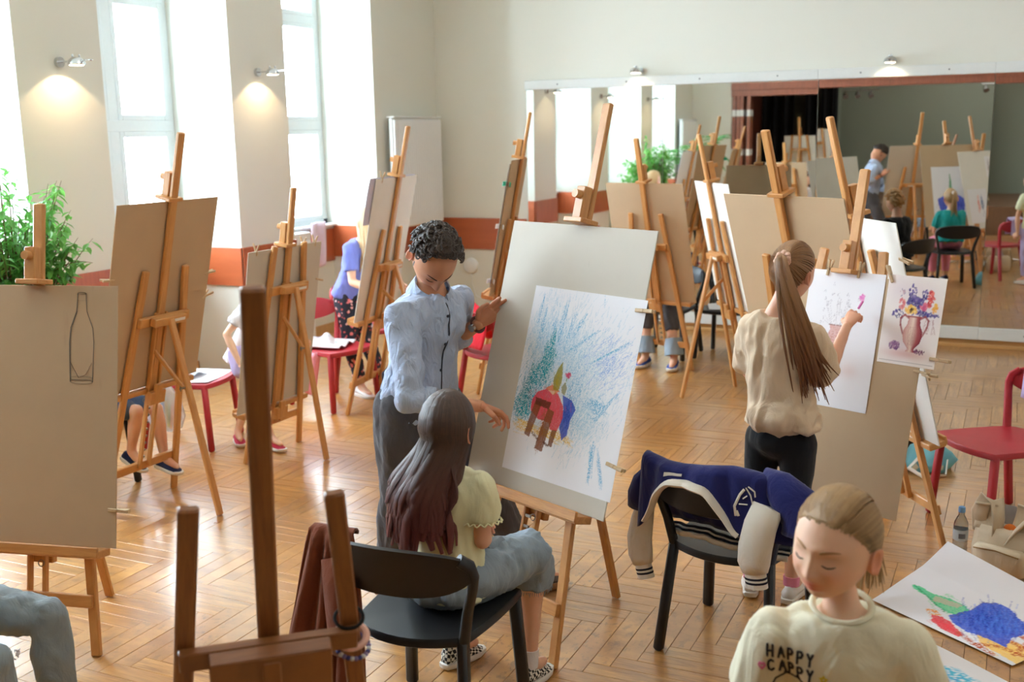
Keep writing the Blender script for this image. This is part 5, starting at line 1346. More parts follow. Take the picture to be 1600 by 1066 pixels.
for k in range(150):
    az = -180+360*(k+rr.random())/150; e0 = hl3(az)+rr.uniform(-4, 4)
    pts = arc(g3, (az, e0), TIE, 1.0, 1.12, 8); b.tube(pts, [.003]+[.0062]*6+[.005, .004], 5, flat=(1.5, .7))
stuff(g3.mb('combed_locks', b, M['hair_honey']))
tie_p = g3.scalp(TIE[0], TIE[1], 1.17); nrm_ = (tie_p-g3.hc).normalized()
b = MB(); X = nrm_.orthogonal().normalized(); Y = nrm_.cross(X)
b.tube([tie_p+(X*math.cos(a)+Y*math.sin(a))*(.026+.004*math.sin(a*7))+nrm_*.006*math.sin(a*9) for a in [2*PI*k/60 for k in range(60)]], [.011+.003*math.sin(k*.9) for k in range(60)], 8, close=True); g3.mb('scrunchie', b, mat_cloth('peach_scrunchie', lin(226, 186, 164), fold=.5))
b = MB(); pend = V((-.70, 4.345, .99))
for k in range(110):
    o = V((rr.gauss(0, 1), rr.gauss(0, 1), rr.gauss(0, 1)))*.010; u = rr.gauss(0, 1); e = pend+V((u*.035, rr.gauss(0, .014), rr.uniform(-.06, .13)-.03*abs(u)))
    c1 = tie_p+nrm_*.075+V((0, 0, .012)); c2 = V((tie_p.x*.4+pend.x*.6, pend.y-.05, 1.16))+V((u*.022, 0, 0))
    pts = [((1-t)**3)*(tie_p+o*.6)+3*t*(1-t)**2*(c1+o)+3*t*t*(1-t)*(c2+o*2)+t**3*e+V((math.sin(t*9+k)*.004*t, 0, 0)) for t in [i/11 for i in range(12)]]
    b.tube(pts, [.004, .0065, .007, .007, .007, .0065, .006, .0055, .0045, .0035, .0025, .001], 5, flat=(1.4, .8))
stuff(g3.mb('ponytail', b, M['hair_honey']))
t = thing('chalk', 'stub of pink chalk held against the vase sketch', 'chalk', g3.J['wrr']); hw = V(J['wrr'])+V((.30, .55, .62)).normalized()*.105; t.location = hw; b = MB(); b.tube([V((.0, .0, -.006)), V((.012, .03, .02))], .005, 8); b.build('stick', mat_plain('pink_chalk', lin(226, 130, 196), .8), t)

# ---- small blond girl in the foreground
J = dict(pel=(-0.265, 2.330, 0.585), neck=(-0.292, 2.268, 0.978), head=(-0.310, 2.250, 1.124), shr=(-0.430, 2.245, 0.898), shl=(-0.158, 2.285, 0.902), elr=(-0.480, 2.275, 0.700), wrr=(-0.478, 2.335, 0.800), ell=(-0.085, 2.310, 0.665), wrl=(-0.060, 2.190, 0.505),
         hipr=(-0.330, 2.300, 0.565), hipl=(-0.200, 2.360, 0.565), knr=(-0.340, 2.290, 0.295), knl=(-0.190, 2.340, 0.295), anr=(-0.350, 2.310, 0.075), anl=(-0.180, 2.360, 0.075), toer=(.1, -1, 0), toel=(.2, -1, 0))
g4 = figure('person', 'small blond girl in cream tee with black lettering looking down, closest to the camera', (-.27, 2.3, 0), .70, J, (-.02, -1, 0), 'skin_pale', ((-.30, -.93, -.04), (.10, -.08, .99), 1.06, 1.0, .8),
            hands=dict(r=((-.1, .35, .95), (-.2, .9, -.2), (.9, 0, .2), dict(size=.66, curl=(.35, .4, .45, .5))), l=((0, -.5, -.8), (-.9, 0, 0), (0, -.8, .5), dict(size=.66))))
g4.finish(.008)
b = MB(); torso(b, .70, J['pel'], J['neck'], g4.Rp, g4.Rs, g4.F, .024, 1.06, hem=-.10, top=False); sleeve(b, .70, J['shr'], J['elr'], J['wrr'], .72, .026, .014); sleeve(b, .70, J['shl'], J['ell'], J['wrl'], .72, .026, .014)
g4.tee = g4.cloth('tee', b, M['tee_cream'], .008, 6, .004, 7.)
b = MB(); legwear(g4, b, .70, J['hipr'], J['knr'], J['anr'], 1.9, .014); legwear(g4, b, .70, J['hipl'], J['knl'], J['anl'], 1.9, .014); b.ell((-.265, 2.33, .60), (.13, .11, .10)); g4.cloth('leggings', b, M['denim_dark'], .010, 4, .002)
for k_ in 'rl': g4.shoe(J['an'+k_], J['toe'+k_], (M['white_leather'], M['sole_white'], M['lace']), .20)
nk = V(J['neck']); ax = (V(J['head'])-nk).normalized(); X = g4.Rs.normalized(); Y = ax.cross(X); b = MB()
b.tube([nk+ax*(.004-.010*math.sin(a))+(X*math.cos(a)*.062+Y*math.sin(a)*.058)*1.0 for a in [2*PI*k/40 for k in range(40)]], .0075, 8, close=True, flat=(1, .7)); g4.mb('neck_ribbing', b, M['tee_cream'])
g4.lashes(M['lash'], M['brow_blond'])
hl4 = lambda az: float(np.interp(abs(az), [0, 30, 55, 75, 95, 125, 180], [40, 38, 30, 16, 4, -22, -36]))
b = shell(g4, hl4, 1.03); g4.mb('hair', b, M['hair_blond'])
b = MB(); rr = random.Random(9); T4 = (180, 6)
for k in range(170):
    az = -180+360*(k+rr.random())/170; pts = arc(g4, (az, hl4(az)+rr.uniform(-3, 4)), T4, 1.005, 1.08, 8); b.tube(pts, [.0018]+[.0058]*6+[.005, .004], 5, flat=(1.5, .6))
stuff(g4.mb('combed_locks', b, M['hair_blond']))
b = MB(); tp = g4.scalp(180, 6, 1.12)
for k in range(50): e = tp+g4.hF*-(.05+.02*rr.random())+V((rr.gauss(0, .02), 0, -.14-.05*rr.random())); c1 = tp-g4.hF*.06; pts = [(1-t)**2*tp+2*t*(1-t)*c1+t*t*e for t in [i/7 for i in range(8)]]; b.tube(pts, [.004, .006, .006, .006, .005, .004, .003, .001], 5)
stuff(g4.mb('ponytail', b, M['hair_blond']))
# lettering on the chest, laid on the cloth
LET = dict(H=[[(0, 0), (0, 1)], [(.6, 0), (.6, 1)], [(0, .5), (.6, .5)]], A=[[(0, 0), (.32, 1), (.64, 0)], [(.14, .38), (.5, .38)]], P=[[(0, 0), (0, 1), (.42, .98), (.58, .76), (.42, .52), (0, .48)]], Y=[[(0, 1), (.3, .5), (.6, 1)], [(.3, .5), (.24, 0)]], C=[[(.58, .86), (.36, 1), (.1, .84), (.0, .5), (.1, .16), (.36, 0), (.6, .14)]])
tree = surf(g4.tee, 0, 0); M['print_black'] = mat_plain('black_print', lin(26, 26, 30), .7)
Fd = V((-.06, -.97, .16)).normalized(); Xd = V((.93, -.06, 0)).normalized(); Xd = V((1, 0, .03)).normalized(); Fd = V((-.03, -1, .05)).normalized(); Ud = V((0, 0, 1))
if Ud.z < 0: Ud = -Ud
def on_tee(p, lift=.0016):
    h, n_ = ray_on(tree, g4.L, p+Fd*.3, -Fd)
    return None if h is None else h+n_*lift
def print_strokes(strokes, o, sx, sy, wd, name, mat, close=False):
    b = MB()
    for st in strokes:
        pts = []
        for (x0, y0), (x1, y1) in zip(st[:-1], st[1:]):
            for k in range(4): pts.append((x0+(x1-x0)*k/4, y0+(y1-y0)*k/4))
        pts.append(st[-1]); W = [on_tee(o+Xd*x*sx+Ud*y*sy) for x, y in pts]; W = [w for w in W if w is not None]
        if len(W) > 1:
            b.tube(W, wd, 6, flat=(1, .35), up=tuple(Fd))
            for w in (W[0], W[-1]): b.ell(w, (wd*.95, wd*.4, wd*.95), 8, 5)
    if b.v: return g4.mb(name, b, mat, g4.tee)
o1 = V((-.438, 2.0, .884)); o2 = V((-.437, 2.0, .848))
for i, c in enumerate('HAPPY'): print_strokes(LET[c], o1+Xd*.0215*i+Ud*(-.0022*i), .0185, .027, .0028, 'letter', M['print_black'])
for i, c in enumerate('CAPPY'): print_strokes(LET[c], o2+Xd*.0215*i+Ud*(-.0022*i), .0185, .027, .0028, 'letter', M['print_black'])
st_ = [(.5+.5*math.sin(k*PI/5)*(1 if k % 2 == 0 else .45), .5+.5*math.cos(k*PI/5)*(1 if k % 2 == 0 else .45)) for k in range(11)]
print_strokes([st_], V((-.325, 2.0, .846)), .017, .017, .0022, 'star', mat_plain('yellow_print', lin(220, 196, 60), .7)); print_strokes([[(.5, 0), (.0, .6), (.2, 1), (.5, .75), (.8, 1), (1, .6), (.5, 0)]], V((-.456, 2.0, .850)), .013, .015, .0022, 'heart', mat_plain('pink_print', lin(226, 110, 160), .7))
print_strokes([[(0, 0), (.1, .6), (.35, .95), (.7, .95), (.92, .6), (1, 0)], [(.3, .95), (.33, 1.15), (.42, .97)], [(.62, .97), (.7, 1.15), (.75, .93)]], V((-.432, 2.0, .806)), .085, .034, .0018, 'animal_outline', M['print_black'])
# ---- the other people
def hairline(az): return float(np.interp(abs(az), [0, 50, 75, 95, 125, 180], [38, 32, 16, 2, -24, -38]))
def outfit(p, S, J, tee, tee_ease, sl, hem, legs, frac, leg_ease, shoes, L, flare=0.):
    b = MB(); torso(b, S, J['pel'], J['neck'], p.Rp, p.Rs, p.F, tee_ease, 1.0, hem=hem, top=False)
    for k in 'rl': sleeve(b, S, J['sh'+k], J['el'+k], J['wr'+k], sl, tee_ease, .008)
    p.cloth('tee', b, M[tee], .012, 4, .006, 8.)
    b = MB()
    for k in 'rl': legwear(p, b, S, J['hip'+k], J['kn'+k], J['an'+k], frac, leg_ease, flare)
    h = mean(J['hipr'], J['hipl']); b.ell(h+Z*.01, (.15*S, .15*S, .11*S)); p.cloth('trousers' if frac > 1.2 else 'shorts', b, M[legs], .012, 4, .005, 9.)
    for k in 'rl': p.shoe(J['an'+k], J['toe'+k], shoes, L)
def seated(label, x, y, face, S, tee, legs, frac, shoes, hair, skin='skin', feet=None, lean=.06, knees=None, hands_fwd=.32, headdown=-.25, loc=None):
    f = V((math.cos(math.radians(face)), math.sin(math.radians(face)), 0)); r = V((f.y, -f.x, 0)); o = V((x, y, 0))
    at = lambda a, b_, c: tuple(o+r*a+f*b_+Z*c)
    zn = .54+.475*S; J = dict(pel=at(0, 0, .54), neck=at(0, lean, zn), head=at(0, lean+.04, zn+.165*S))
    for k, q in (('r', 1), ('l', -1)):
        J['sh'+k] = at(q*.155*S, lean, zn-.075*S); J['el'+k] = at(q*.20*S, lean+.06, zn-.34*S); J['wr'+k] = at(q*.12*S, lean+hands_fwd*S, zn-.30*S)
        J['hip'+k] = at(q*.09*S, .03, .53); J['kn'+k] = at(q*.10*S, .03+.44*S, .52); J['an'+k] = at(q*.10*S, .03+.42*S, .085); J['toe'+k] = tuple(f)
    if knees: J['knr'], J['knl'] = knees
    if feet: J['anr'], J['anl'] = feet[:2]; J['toer'], J['toel'] = feet[2:]
    p = figure('person', label, loc or (x, y, 0), S, J, f, skin, (tuple(f+Z*headdown), tuple(Z+f*.2), 1.0 if S > .75 else .97, .6),
               hands=dict(r=(tuple(f+Z*.2), tuple(-Z), tuple(-r), dict(size=S, voxel=.004)), l=(tuple(f+Z*.2), tuple(-Z), tuple(r), dict(size=S, voxel=.004))))
    p.finish(.013); outfit(p, S, J, tee, .018, .7, .0, legs, frac, .014, shoes, .25*S+.02)
    b = shell(p, hairline, 1.07, jit=.06); p.mb('hair', b, M[hair]); p.lashes(M['lash'], M['brow_blond']); return p
def standing(label, x, y, face, S, tee, legs, frac, shoes, hair, skin='skin', lean=0., over=None, feet=None, headdown=-.25, leg_ease=.014, hem=-.04):
    f = V((math.cos(math.radians(face)), math.sin(math.radians(face)), 0)); r = V((f.y, -f.x, 0)); o = V((x, y, 0))
    at = lambda a, b_, c: tuple(o+r*a+f*b_+Z*c)
    J = dict(pel=at(0, -lean*.25, .90*S), neck=at(0, lean, (1.43-lean*.35)*S), head=at(0, lean*1.25+.03, (1.60-lean*.55)*S))
    for k, q in (('r', 1), ('l', -1)):
        J['sh'+k] = at(q*.160*S, lean*.9, (1.355-lean*.35)*S); J['el'+k] = at(q*.205*S, lean*.9+.05, (1.07-lean*.3)*S); J['wr'+k] = at(q*.16*S, lean+.24*S, (1.02-lean*.3)*S)
        J['hip'+k] = at(q*.085*S, -lean*.22, .86*S); J['kn'+k] = at(q*.09*S, .02, .48*S); J['an'+k] = at(q*.095*S, -.01, .085); J['toe'+k] = tuple(f+r*q*.15)
    if over: J.update(over)
    p = figure('person', label, (x, y, 0), S, J, f, skin, (tuple(f+Z*headdown), tuple(Z+f*(.15+lean)), 1.0, .6),
               hands=dict(r=(tuple(f-Z*.3), tuple(-r), tuple(f+Z), dict(size=S, voxel=.004)), l=(tuple(f-Z*.3), tuple(r), tuple(f+Z), dict(size=S, voxel=.004))))
    p.finish(.013); outfit(p, S, J, tee, .016, .66, hem, legs, frac, leg_ease, shoes, .25*S+.02)
    b = shell(p, hairline, 1.06, jit=.05); p.mb('hair', b, M[hair]); p.lashes(M['lash'], M['brow_blond']); return p
SH = lambda a, s='sole_white': (M[a], M[s], M['lace'])
def tail(p, mat, n=40, drop=.30, az=180, el=22, tie='white_tee'):
    b = MB(); rr = random.Random(n); t0 = p.scalp(az, el, 1.12); nn = (t0-p.hc).normalized()
    for k in range(n):
        e = t0+nn*.05-Z*drop*(rr.uniform(.75, 1.05))+V((rr.gauss(0, .02), rr.gauss(0, .02), 0)); c1 = t0+nn*.10+Z*.02
        b.tube([(1-t)**2*t0+2*t*(1-t)*c1+t*t*e for t in [i/8 for i in range(9)]], [.004, .008, .009, .009, .008, .007, .006, .004, .001], 5)
    stuff(p.mb('ponytail', b, M[mat])); b = MB(); b.ell(t0+nn*.012, (.022, .022, .022)); p.mb('hair_tie', b, M[tie])
p5 = seated('person in ripped pale jeans, only the knees showing by the brown bottle board', -3.24, 2.06, 12, .95, 'white_tee', 'denim_light', 1.9, SH('white_leather'), 'hair_brown', lean=-.10, hands_fwd=.12, knees=((-2.70, 2.02, .47), (-2.735, 2.27, .50)), feet=((-2.70, 2.02, .085), (-2.72, 2.28, .085), (1, .1, 0), (1, .2, 0)))
for c in ((-2.665, 2.00, .40), (-2.67, 2.05, .48)):      # frayed tears at the knee
    b = MB(); rr = random.Random(2)
    for k in range(46):
        a = rr.uniform(0, 6.3); q = V(c)+V((rr.uniform(0, .012), math.cos(a)*.040, math.sin(a)*.016)); b.tube([q, q+V((.006, rr.uniform(-.012, .012), rr.uniform(-.010, .012)))], [.0022, .001], 4)
    stuff(p5.mb('frayed_tear', b, M['white_tee']))
p6 = seated('seated child in denim shorts and navy sneakers behind the tall brown board', -4.80, 4.40, 5, .76, 'lilac', 'denim_dark', .85, SH('canvas_navy'), 'hair_light', knees=((-4.42, 4.40, .50), (-4.40, 4.53, .485)), feet=((-4.52, 4.43, .245), (-4.37, 4.53, .20), (.90, -.08, -.30), (.93, -.05, -.12)))
p7 = standing('girl in white tee and crimson shoes standing behind the low beige board', -4.52, 5.56, -8, .72, 'white_tee', 'lilac', .5, SH('canvas_red'), 'hair_light', 'skin_pale', lean=.17,
              over=dict(elr=(-4.56, 5.36, .76), wrr=(-4.48, 5.38, .56), shr=(-4.44, 5.46, .94), anr=(-4.60, 5.45, .085), anl=(-4.30, 5.42, .085), toer=(.6, -.5, 0), toel=(.9, -.2, 0), knl=(-4.48, 5.50, .36)), leg_ease=.03, hem=-.28)
p8 = standing('girl in periwinkle tee and floral leggings bending behind the off-white board', -4.66, 7.00, -12, .88, 'periwinkle', 'floral', 1.92, SH('white_leather'), 'hair_light', 'skin_pale', lean=.13, headdown=-.5, over=dict(anr=(-4.56, 6.88, .075), anl=(-4.44, 7.02, .075)))
b = fall_hair(p8, 60, .98, M['hair_light'], 8, spread=.03, azr=(60, 300), back=(.03, 0, 0), name='long_locks'); stuff(b)
p9 = seated('person in grey trousers with denim cuffs and navy sneakers behind the light brown board', -2.80, 9.22, -95, .95, 'black_tee', 'trouser_grey', 1.45, SH('canvas_blue'), 'hair_brown', feet=((-2.83, 8.68, .085), (-2.57, 8.66, .085), (-.15, -1, 0), (.1, -1, 0)), knees=((-2.86, 8.78, .52), (-2.64, 8.76, .52)))
for k, an in (('r', (-2.83, 8.68, .12)), ('l', (-2.57, 8.66, .12))):
    b = MB(); a = V(an); kn = V(p9.J['kn'+k]); b.tube([a, a.lerp(kn, .14), a.lerp(kn, .34)], [.082, .078, .076], 16); p9.mb('denim_cuff', b, M['denim'])
chair(-2.80, 9.22, -95, 'chair_black', 'black plastic chair under the person in navy sneakers', GB)
p10 = seated('curly haired person in black tee, seen only in mirror, leopard shoe showing under board', -1.22, 8.40, -146, .95, 'black_tee', 'black_short', 1.9, (M['leopard'], M['sole_white'], M['lace']), 'hair_curly', feet=((-1.80, 8.30, .27), (-1.48, 7.98, .085), (-.92, -.28, -.25), (-.8, -.5, 0)), knees=((-1.62, 8.24, .56), (-1.54, 8.10, .52)))
b = MB(); rr = random.Random(5)
for k in range(160):
    az = rr.uniform(-180, 180); el = hairline(az)+(88-hairline(az))*rr.random(); c = p10.scalp(az, el, 1.12+.08*rr.random()); b.ell(c, (.017, .017, .014), 7, 5)
stuff(p10.mb('curls', b, M['hair_curly']))
p11 = seated('girl in teal tee and pink trousers painting a blue drape, seen only in mirror', -.825, 6.71, -113, .82, 'teal_tee', 'pink_cloth', 1.9, SH('canvas_navy'), 'hair_blond'); tail(p11, 'hair_blond')
p12 = standing('girl with long ponytail, pale yellow top and lilac trousers, seen only in mirror', .37, 6.29, 230, .80, 'tee_yellow', 'lilac', 1.9, SH('white_leather'), 'hair_honey', lean=.04, over=dict(wrr=(.20, 6.38, .62), wrl=(.47, 6.14, .62))); tail(p12, 'hair_honey', 46, .38)

# ------------------------------------------------------------------ plants
M['leaf'] = None
def leaf_mat(name, a, b_):
    t = NT(name); oi = t.new('ObjectInfo'); ge = t.new('NewGeometry'); r = t.math('FRACT', t.math('ADD', oi.outputs['Random'], ge.outputs['Random Per Island']))
    t.set(Base_Color=t.mix(r, a, b_), Roughness=.4); t.b.inputs['Specular IOR Level'].default_value = .5
    tr = t.new('BsdfTranslucent'); t.link(t.mix(r, b_, a), tr.inputs['Color']); mx = t.new('MixShader'); mx.inputs[0].default_value = .35
    t.link(t.b.outputs[0], mx.inputs[1]); t.link(tr.outputs[0], mx.inputs[2]); t.link(mx.outputs[0], t.out.inputs[0]); return t.m
M['leaf'] = leaf_mat('ficus_leaf', lin(58, 128, 52), lin(128, 186, 92)); M['palm'] = leaf_mat('palm_leaf', lin(60, 120, 66), lin(120, 170, 104))
M['bark'] = mat_plain('brown_bark', lin(108, 84, 62), .9, .2, bump=.4); M['pot'] = mat_plain('white_plant_pot', lin(224, 220, 212), .5); M['soil'] = mat_plain('dark_soil', lin(50, 38, 30), .95, .2)
def leaf_geo(b, o, d, up, L, W):
    d = V(d).normalized(); s = d.cross(V(up)); s = s.normalized() if s.length > 1e-4 else d.orthogonal().normalized(); n = s.cross(d)
    P = lambda x, y, z: V(o)+s*x*W+d*y*L+n*z*L
    b.add([P(0, 0, 0), P(-.42, .35, .05), P(0, .35, -.03), P(.42, .35, .05), P(-.36, .62, .03), P(0, .62, -.05), P(.36, .62, .03), P(0, 1, -.14)], [(0, 2, 1), (0, 3, 2), (1, 2, 5, 4), (2, 3, 6, 5), (4, 5, 7), (5, 6, 7)])
def potted(t, r, h):
    b = MB(); b.lathe([(r*.75, .0), (r*.8, .01), (r, h-.02), (r*1.04, h), (r*.93, h), (r*.9, h-.03), (.001, h-.03)], 24); b.build('pot', M['pot'], t)
    b = MB(); b.lathe([(.001, h-.045), (r*.9, h-.045), (r*.9, h-.028), (.001, h-.026)], 20); b.build('soil', M['soil'], t)
fic = thing('weeping_fig', 'bushy green weeping fig in a pot by the window pier', 'plant', (-5.33, 4.42, 0)); potted(fic, .19, .36)
b = MB(); rr = random.Random(21); tips = []
for k in range(4): a = k*1.7; b.tube([V((.04*math.cos(a), .04*math.sin(a), .32)), V((.05*math.cos(a+1), .05*math.sin(a+1), .7)), V((.12*math.cos(a), .12*math.sin(a), 1.15))], [.018, .015, .012], 7)
for k in range(130):
    th, ph = rr.uniform(0, 6.283), math.acos(rr.uniform(-.55, 1)); R0 = rr.uniform(.5, 1.)
    e = V((math.sin(ph)*math.cos(th)*.50*R0, math.sin(ph)*math.sin(th)*.54*R0, 1.36+math.cos(ph)*.66*R0)); s0 = V((e.x*.25, e.y*.25, .75+.4*rr.random()))
    mid = s0.lerp(e, .55)+Z*.09; pts = [(1-t)**2*s0+2*t*(1-t)*mid+t*t*(e-Z*.05) for t in [i/6 for i in range(7)]]; b.tube(pts, [.006, .005, .004, .0035, .003, .002, .0012], 5); tips.append(pts)
b.build('branches', M['bark'], fic)
fo_ = MB(); lm = []
for i in range(6): q = MB(); leaf_geo(q, (0, 0, 0), (1, 0, -.25), (0, 0, 1), .078+.005*i, .036+.002*i); lm.append(q)
lmesh = []; nleaf = 0
for pts in tips:
    for k in range(17):
        t = rr.uniform(.3, 1.0); i = min(5, int(t*6)); o = pts[i].lerp(pts[i+1], t*6-i); a = rr.uniform(0, 6.283); d = V((math.cos(a), math.sin(a), rr.uniform(-.9, .1)))
        if k == 0 or nleaf < 290 and k < 3 and o.y > 0:
            j = nleaf % 6
            if len(lmesh) < 6: ob = lm[j].build('leaf', M['leaf'], fic); lmesh.append(ob.data)
            else: ob = bpy.data.objects.new('leaf', lmesh[j]); COL.objects.link(ob); ob.parent = fic
            ob.location = o; ob.rotation_euler = d.to_track_quat('X', 'Z').to_euler(); nleaf += 1
        else: leaf_geo(fo_, o, d, Z, rr.uniform(.065, .10), rr.uniform(.032, .048))
stuff(fo_.build('foliage', M['leaf'], fic))
pal = thing('potted_palm', 'feathery potted palm beside the weeping fig, seen only in mirror', 'plant', (-5.2, 2.35, 0)); potted(pal, .2, .36)
for k in range(16):
    a = k*2.4; l = rr.uniform(.9, 1.2); e = V((math.cos(a)*.55, math.sin(a)*.55, 1.35+.55*rr.random())); c1 = V((math.cos(a)*.15, math.sin(a)*.15, 1.9)); s0 = V((0, 0, .33)); pts = [(1-t)**2*s0+2*t*(1-t)*c1+t*t*e for t in [i/12 for i in range(13)]]
    b = MB(); b.tube(pts, [.008-.0005*i for i in range(13)], 5)
    for i in range(5, 13):
        dd = (pts[min(i+1, 12)]-pts[i-1]).normalized(); sd = dd.cross(Z).normalized()
        for sg in (1, -1): leaf_geo(b, pts[i], sd*sg+dd*.7-Z*.25, Z, .26*(1-.5*abs(i-8)/5), .03)
    b.build('frond', M['palm'], pal)

# ------------------------------------------------------------------ radiator, lamps, fittings
rad = thing('panel_radiator', 'tall white ribbed radiator in the corner of the window wall', 'radiator', (XW+.022, 9.86, 1.05))
b = MB(); b.beam((.045, -.48, 0), (.045, .48, 0), .02, .0, Z) if False else b.box((.075, 0, .56), .05, .97, 1.10, .008); b.build('panel', M['white'], rad)
b = MB(); b.box((.075, 0, 1.122), .085, .98, .018, .004); b.build('top_grille', M['white'], rad)
b = MB()
for k in range(23): b.beam((.108, -.462+.042*k, .02), (.108, -.462+.042*k, 1.10), .024, .03, (0, 1, 0), .008)
stuff(b.build('ribs', M['white'], rad))
b = MB(); b.box((.022, -.3, .2), .044, .04, .12, .004); b.box((.022, .3, .2), .044, .04, .12, .004); b.box((.022, .3, .95), .044, .04, .12, .004); b.box((.022, -.3, .95), .044, .04, .12, .004); b.build('brackets', M['steel'], rad)
r2 = rad.copy(); COL.objects.link(r2); r2.location = (XW+.022, .95, 1.05); r2['label'] = 'tall white radiator at the far end of the window wall, seen in mirror'; r2.scale = (1, .95, 1)
for c in list(rad.children): d = c.copy(); COL.objects.link(d); d.parent = r2
rad['group'] = r2['group'] = 'white wall radiators'
def wall_lamp(loc, rz, label, power):
    t = thing('wall_spotlight', label, 'lamp', loc, rz, 'chrome picture lights on the walls')    # local +X points away from the wall
    b = MB(); b.tube([V((0, 0, 0)), V((.028, 0, 0))], .034, 20); b.build('wall_rose', M['chrome'], t)
    b = MB(); b.beam((.02, 0, .0), (.30, 0, .004), .012, .022, Z, .003); b.build('arm', M['chrome'], t)
    b = MB(); b.lathe([(.001, .03), (.03, .03), (.052, .012), (.058, -.012), (.05, -.018), (.001, -.016)], 24, (.165, 0, -.006)); hd = b.build('lamp_head', M['chrome'], t)
    b = MB(); b.lathe([(.001, -.0185), (.044, -.0185), (.044, -.021), (.001, -.021)], 20, (.165, 0, -.006)); b.build('lens', M['bulb'], hd)
    for sy in (-1, 1): b = MB(); b.ell((.165+sy*.018, sy*.012, .036), (.008, .008, .011), 10, 6); b.build('screw_knob', M['chrome'], hd)
    d = bpy.data.lights.new('picture_light', 'SPOT'); d.energy = power; d.color = (1, .70, .40); d.spot_size = math.radians(112); d.spot_blend = .22; d.shadow_soft_size = .012
    o = bpy.data.objects.new('picture_light', d); COL.objects.link(o); o.parent = t; o.location = (.165, 0, -.034); o.rotation_euler = V((-.36, 0, -1)).to_track_quat('-Z', 'Y').to_euler()
wall_lamp((XW, 5.37, 2.51), 0, 'chrome picture light on the wide pier above the weeping fig', 8)
wall_lamp((XW, 7.44, 2.53), 0, 'chrome picture light on the pier between the two rear windows', 8)
wall_lamp((XW, 3.11, 2.51), 0, 'chrome picture light on the near pier, seen only in mirror', 8)
wall_lamp((-3.49, YB, 2.575), -PI/2, 'chrome picture light over the left mirror rail', 3.5)
wall_lamp((-1.12, YB, 2.575), -PI/2, 'chrome picture light over the right mirror rail', 3.5)
def stage_bar(loc, label):
    t = thing('spotlight_bar', label, 'stage light', loc, 0, 'chrome spotlight bars over the stage')
    b = MB(); b.tube([V((-.35, 0, 0)), V((.35, 0, 0))], .012, 10); b.build('bar', M['chrome'], t)
    b = MB(); b.tube([V((0, 0, 0)), V((0, 0, 4.2-loc[2]))], .008, 8); b.build('hanger', M['chrome'], t)
    for k in (-.28, -.05, .2): b = MB(); b.tube([V((k, 0, -.02)), V((k, .03, -.07)), V((k+.02, .08, -.12))], [.02, .045, .055], 14); b.build('spot_head', M['chrome'], t)
stage_bar((-3.26, -1.54, 2.56), 'chrome spotlight bar at the black curtain, seen only in mirror'); stage_bar((-.72, -1.54, 2.60), 'chrome spotlight bar near the right stage wall, seen only in mirror')
t = thing('round_wall_plate', 'round white wall plate with a thin cable beside the wood band', 'wall plate', (-5.44, YB-.002, .567)); b = MB(); b.tube([V((0, 0, 0)), V((0, -.03, 0)), V((0, -.045, 0))], [.085, .083, .06], 28); b.build('disc', M['white'], t)
b = MB(); b.tube([V((0, -.006, -.08)), V((.01, -.008, -.2)), V((.05, -.008, -.33)), V((.16, -.008, -.38)), V((.28, -.01, -.36))], .004, 6); b.build('cable', M['white'], t)
for i, (x, y) in enumerate(CEIL_FILLS):
    t = thing('added_ceiling_panel', ['first', 'second', 'third'][i % 3]+' added flat ceiling fill panel of the '+['window side', 'middle', 'far side'][i//3]+' row, above the frame', 'lamp', (x, y, ZC), 0, 'added ceiling fill panels'); b = MB(); b.box((0, 0, -.02), 1.24, .64, .038, .004); b.build('housing', M['white'], t); b = MB(); b.box((0, 0, -.0405), 1.18, .58, .002, .0004); b.build('diffuser', M['fill_panel'], t)  # unseen panels added to go with the ceiling fill lights

rc = thing('radiator_cover', 'white slatted radiator cover under the rear window', 'radiator cover', (XN+.02, 8.25, 0))
b = MB(); b.box((.085, 0, .545), .15, .72, 1.09, .006); b.build('cover_box', M['white'], rc)
for k in range(7): b = MB(); b.box((.165, -.29+.097*k, .56), .014, .07, .90, .004); b.build('slat', M['white'], rc)
t = thing('lilac_cloth', 'pale lilac cloth hanging from the window board beside the low board', 'cloth', (XN+.14, 8.74, 0)); b = MB()
b.sheet(lambda u, v: V((.02+.03*math.sin(u*9)+.01, (-.11+.22*u)*(1-.25*v*v), 1.17-.40*v-.05*math.sin(u*3.1)*v)), 18, 14, .008); b.build('folds', mat_cloth('pale_lilac_cotton', lin(226, 208, 224), fold=.4), t, angle=180)
